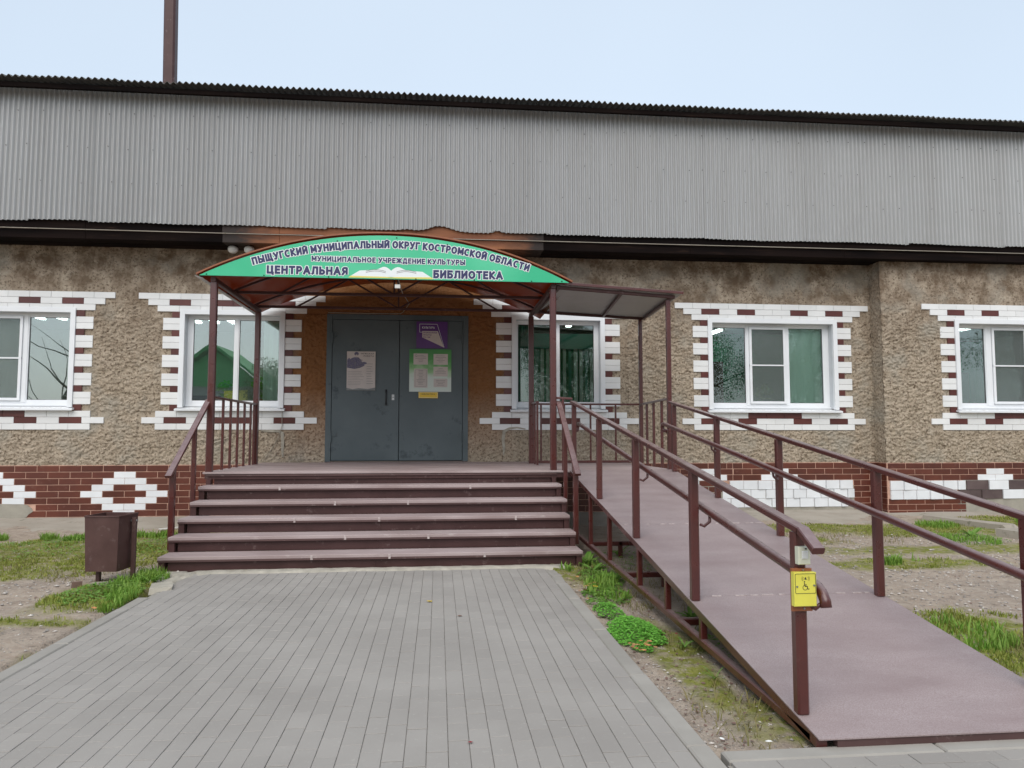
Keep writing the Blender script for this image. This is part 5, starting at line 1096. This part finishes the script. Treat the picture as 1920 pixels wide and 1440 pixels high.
weed(1.62, 8.0, 16, .26, 'tallest leafy weed right at the bottom step corner', 1); weed(1.60, 7.55, 14, .2, 'dandelion clump just before the bottom step corner', 2); weed(1.72, 7.1, 12, .18, 'bushy green weed against the lower ramp tube', 3)
weed(1.58, 6.75, 12, .15, 'small weed halfway between bottom step and clover', 4); weed(1.66, 4.9, 10, .12, 'weed with narrow leaves right of the clover', 5, w=.12); weed(1.62, 4.25, 16, .13, 'spiky dark grass tuft on the moss by the ramp', 6, w=.05)
weed(1.95, 5.6, 14, .17, 'green weed growing under the ramp deck', 7); weed(-2.70, 7.35, 22, .2, 'bright green weed clump beside the broken path corner', 8, w=.12); weed(-2.85, 7.0, 18, .16, 'low weed clump in front of the litter bin', 9, w=.14)
weed(-4.35, 10.55, 16, .28, 'upright green weed at the apron edge behind the bin', 10, w=.12); weed(7.3, 9.5, 16, .24, 'leafy weed between the concrete slabs', 11); weed(5.0, 7.7, 26, .2, 'bright grass like tuft on the gravel right of the ramp', 12, 'grass_fresh', w=.06)
weed(1.36, 7.7, 8, .12, 'thin seedling at the right end of the bottom step', 13, w=.15); weed(-2.52, 5.0, 14, .12, 'small tuft at the left path kerb', 14, w=.12); weed(-3.1, 5.6, 12, .14, 'dry tuft at the left edge of the yard', 15, 'grass_dry', w=.05)
weed(2.1, 8.5, 12, .25, 'tall weed in the shade under the ramp', 16, w=.1); weed(6.9, 10.5, 14, .2, 'grass clump near the far end of the moss', 17, 'grass_fresh', w=.06)
# pebbles
r = np.random.default_rng(3); n = 9000
x = np.concatenate([r.uniform(-6.5, -2.6, 3800), r.uniform(2.9, 8.5, 9000), r.uniform(1.22, 1.75, 1500)]); y = np.concatenate([r.uniform(4.2, 10, 3800), r.uniform(4, 10.2, 9000), r.uniform(3.3, 7.7, 1500)]); n = len(x)
mossv = np.zeros(n)
for i, (a, b_, c_, d_) in enumerate(MOSS): mossv = np.maximum(mossv, ell(x, y, a, b_, c_, d_, .5, 20+i))
kk = r.random(n) > mossv*.85; x, y = x[kk], y[kk]; n = len(x); s = (.005+.016*r.random(n)**3)*np.where((x > 1) & (x < 2), .55, 1)
octv = np.array([[1, 0, 0], [0, 1, 0], [-1, 0, 0], [0, -1, 0], [0, 0, .6], [0, 0, -.6]]); V = octv[None]*r.uniform(.6, 1.3, (n, 6, 1))*s[:, None, None]*r.uniform(.7, 1.3, (n, 1, 3)); th = r.uniform(0, 6.28, n)
Vx = V[:, :, 0]*np.cos(th)[:, None]-V[:, :, 1]*np.sin(th)[:, None]; Vy = V[:, :, 0]*np.sin(th)[:, None]+V[:, :, 1]*np.cos(th)[:, None]
V = np.stack([Vx+x[:, None], Vy+y[:, None], V[:, :, 2]+(gz(x, y)+s*.2)[:, None]], -1).reshape(-1, 3)
fo = np.array([[0, 1, 4], [1, 2, 4], [2, 3, 4], [3, 0, 4], [1, 0, 5], [2, 1, 5], [3, 2, 5], [0, 3, 5]]); Fq = (fo[None]+np.arange(n)[:, None, None]*6).reshape(-1, 3)
tag(link('gravel', npmesh('gravel', V, Fq, False), M['stone']), 'loose grey gravel scattered over the dirt', 'gravel', None, 'stuff')
r = np.random.default_rng(12); n = 2600
x = np.concatenate([r.uniform(1.22, 1.75, 900), r.uniform(-6, -2.6, 900), r.uniform(3, 8, 800)]); y = np.concatenate([r.uniform(3.3, 7.7, 900), r.uniform(4.5, 10.5, 900), r.uniform(4, 11, 800)]); z = gz(x, y)+.006; th = r.uniform(0, 6.28, n); s_ = r.uniform(.004, .016, n); asp = r.uniform(.15, .8, n)
d = np.stack([np.cos(th), np.sin(th), r.uniform(-.2, .3, n)], -1)*s_[:, None]; e = np.stack([-np.sin(th), np.cos(th), r.uniform(-.2, .3, n)], -1)*(s_*asp)[:, None]; p = np.stack([x, y, z], -1)
tag(link('leaf_litter', npmesh('leaf_litter', np.stack([p-d, p-e, p+d, p+e], 1).reshape(-1, 3), np.arange(4*n).reshape(-1, 4), False), M['leaf_brown']), 'small brown bits of leaf litter scattered on the dirt', 'litter', None, 'stuff')
# fallen leaves
def leaf(x, y, z, s, mt, lab, grp=None, rz=0, nm='fallen_leaf'):
    q = MB((x, y, z)); m_ = [(0, -1), (.45, -.6), (.6, 0), (.35, .6), (0, 1), (-.35, .6), (-.6, 0), (-.45, -.6)]; V = []
    for a, b2 in m_: V.append((x+(a*math.cos(rz)-b2*math.sin(rz))*s, y+(a*math.sin(rz)+b2*math.cos(rz))*s, z+.25*s*abs(a)+.1*s*b2*b2+random.uniform(0, .15)*s))
    q.add([(x, y, z)]+V, [(0, i+1, (i+1) % 8+1) for i in range(8)]); tag(q.build(nm, M[mt], None), lab, 'leaf', grp)
leaf(-.065, 6.295, .004, .028, 'leaf_yellow', 'single yellow leaf on the paving', rz=1.1); leaf(.155, 3.438, .004, .014, 'leaf_red', 'small dark red leaf on the nearest paving', rz=1.5); leaf(.175, 5.78, .004, .022, 'leaf_brown', 'brown pink leaf in the middle of the paving', rz=1.3)
leaf(1.42, 6.62, .03, .035, 'leaf_yellow', 'orange yellow leaf in the weeds by the bottom step', rz=.4); leaf(-4.72, 7.02, .02, .02, 'leaf_red', 'bright red scrap of leaf on the gravel at left', rz=.2); leaf(1.62, 4.95, .05, .016, 'leaf_red', 'tiny red leaf at the right edge of the clover')
for k in range(14): leaf(1.30+random.uniform(-.05, .14), 4.80+random.uniform(-.10, .09), .012+random.random()*.02, random.uniform(.016, .028), 'leaf_orange', 'orange brown curled leaf in the pile at the front of the clover', 'fallen leaves by the clover', random.uniform(0, 6))
for k in range(16): leaf(1.32+random.uniform(-.07, .2), 6.6+random.uniform(-.6, .7), .008+random.random()*.01, random.uniform(.015, .03), random.choice(['leaf_orange', 'leaf_brown']), 'faded brown leaf on the stony strip beside the bottom step', 'faded leaves beside the bottom step', random.uniform(0, 6))
leaf(1.30, 3.34, .012, .016, 'white', 'crumpled white scrap on the dirt beside the path kerb corner', rz=.3, nm='paper_scrap'); leaf(1.50, 3.29, .012, .018, 'white', 'flat white scrap between the kerb and the ramp foot', rz=1.5, nm='paper_scrap')
leaf(-2.72, 6.25, .02, .035, 'leaf_orange', 'orange leaf curled against the left path kerb', rz=.7)

# ---------------------------------------------------------------- what the panes reflect, across the street behind the camera
hg = thing('street_house', 'green gabled house across the street mirrored in the window left of the door', 'house', (-12, -16, 0))
mp('wall', MB((-12, -16, 0)).box(-14.6, -9.4, -20, -15, 0, 4.0), M['house_grey'], parent=hg)
mp('gable', MB((-12, -16, 0)).poly([(-14.9, -14.9, 4.0), (-9.1, -14.9, 4.0), (-12, -14.9, 6.0)], -.1), M['house_green'], parent=hg)
q = MB((-12, -16, 0)); q.poly([(-15.2, -20.3, 3.85), (-12, -20.3, 6.1), (-8.8, -20.3, 3.85), (-8.8, -20.3, 4.0), (-12, -20.3, 6.28), (-15.2, -20.3, 4.0)], 5.7); mp('roof', q, M['house_green'], parent=hg)
mp('sign', MB((-12, -16, 0)).box(-11.4, -10.2, -14.95, -14.9, 3.1, 3.8), M['book_yellow'], parent=hg); mp('window', MB((-12, -16, 0)).box(-13.8, -12.6, -14.98, -14.93, 1.2, 2.6), M['print_white'], parent=hg)
def tree(x, y, h, rad, lab, seed, mt='tree_leaf', leafn=52000, lean=0, leaf=.048):
    t_ = thing('broadleaf_tree', lab, 'tree', (x, y, 0), 'trees behind the viewer'); r = random.Random(seed); q = MB((x, y, 0))
    tr = [(x+lean*(k/6)**2*3, y, h*.62*k/6) for k in range(7)]; q.pipe(tr, [.2*(1-.1*k)*h/9 for k in range(7)], 9); tips = []
    for k in range(13 if leafn else 26):
        b0 = Vector(tr[2+k % 5]); a = r.uniform(0, 6.28); L_ = rad*r.uniform(.6, 1.1); pts = [b0]; d = Vector((math.cos(a), math.sin(a), r.uniform(.3, 1.1))).normalized()
        for j in range(4): pts.append(pts[-1]+d*L_/4); d = (d+Vector((r.uniform(-.3, .3), r.uniform(-.3, .3), r.uniform(-.1, .3)))).normalized()
        q.pipe(pts, [x_*h/9*(1 if leafn else .45) for x_ in (.06, .05, .035, .02, .008)], 6); tips += pts[2:]
    mp('trunk', q, M['bark'], True, parent=t_)
    Vs = []; Fs = []; c = 0; per = max(1, leafn//len(tips)) if leafn else 0
    for k, tpp in enumerate(tips):
        if not per: break
        s = rad*r.uniform(.25, .42); V, Fq = leafcluster(per, tpp.x-x, tpp.y-y, tpp.z, s, s, s*.75, leaf, seed*50+k); Vs.append(V); Fs.append(Fq+c); c += len(V)
    if per: link('crown', npmesh('crown', np.concatenate(Vs), np.concatenate(Fs), False), M[mt], t_)
tree(-15.5, -5, 10, 4, 'leaning nearly bare tree mirrored in the far left window', 1, leafn=0, lean=1.3)
tree(-8.6, -14, 6.2, 2.2, 'small tree beside the green house across the street', 2, 'tree_leaf2', 16000)
tree(7, -13, 9, 3.6, 'yellowing tree across the street, nearest the house', 3, 'tree_leaf2'); tree(13, -14, 11, 4.5, 'broad dark tree across the street behind the ramp side', 4); tree(20, -12, 11, 4.6, 'large dark tree across the street mirrored in the triple window', 5); tree(27, -14, 10, 4.4, 'dark tree farther right across the street', 6); tree(35, -13, 11, 4.8, 'yellow green tree at the far right across the street', 7, 'tree_leaf2')
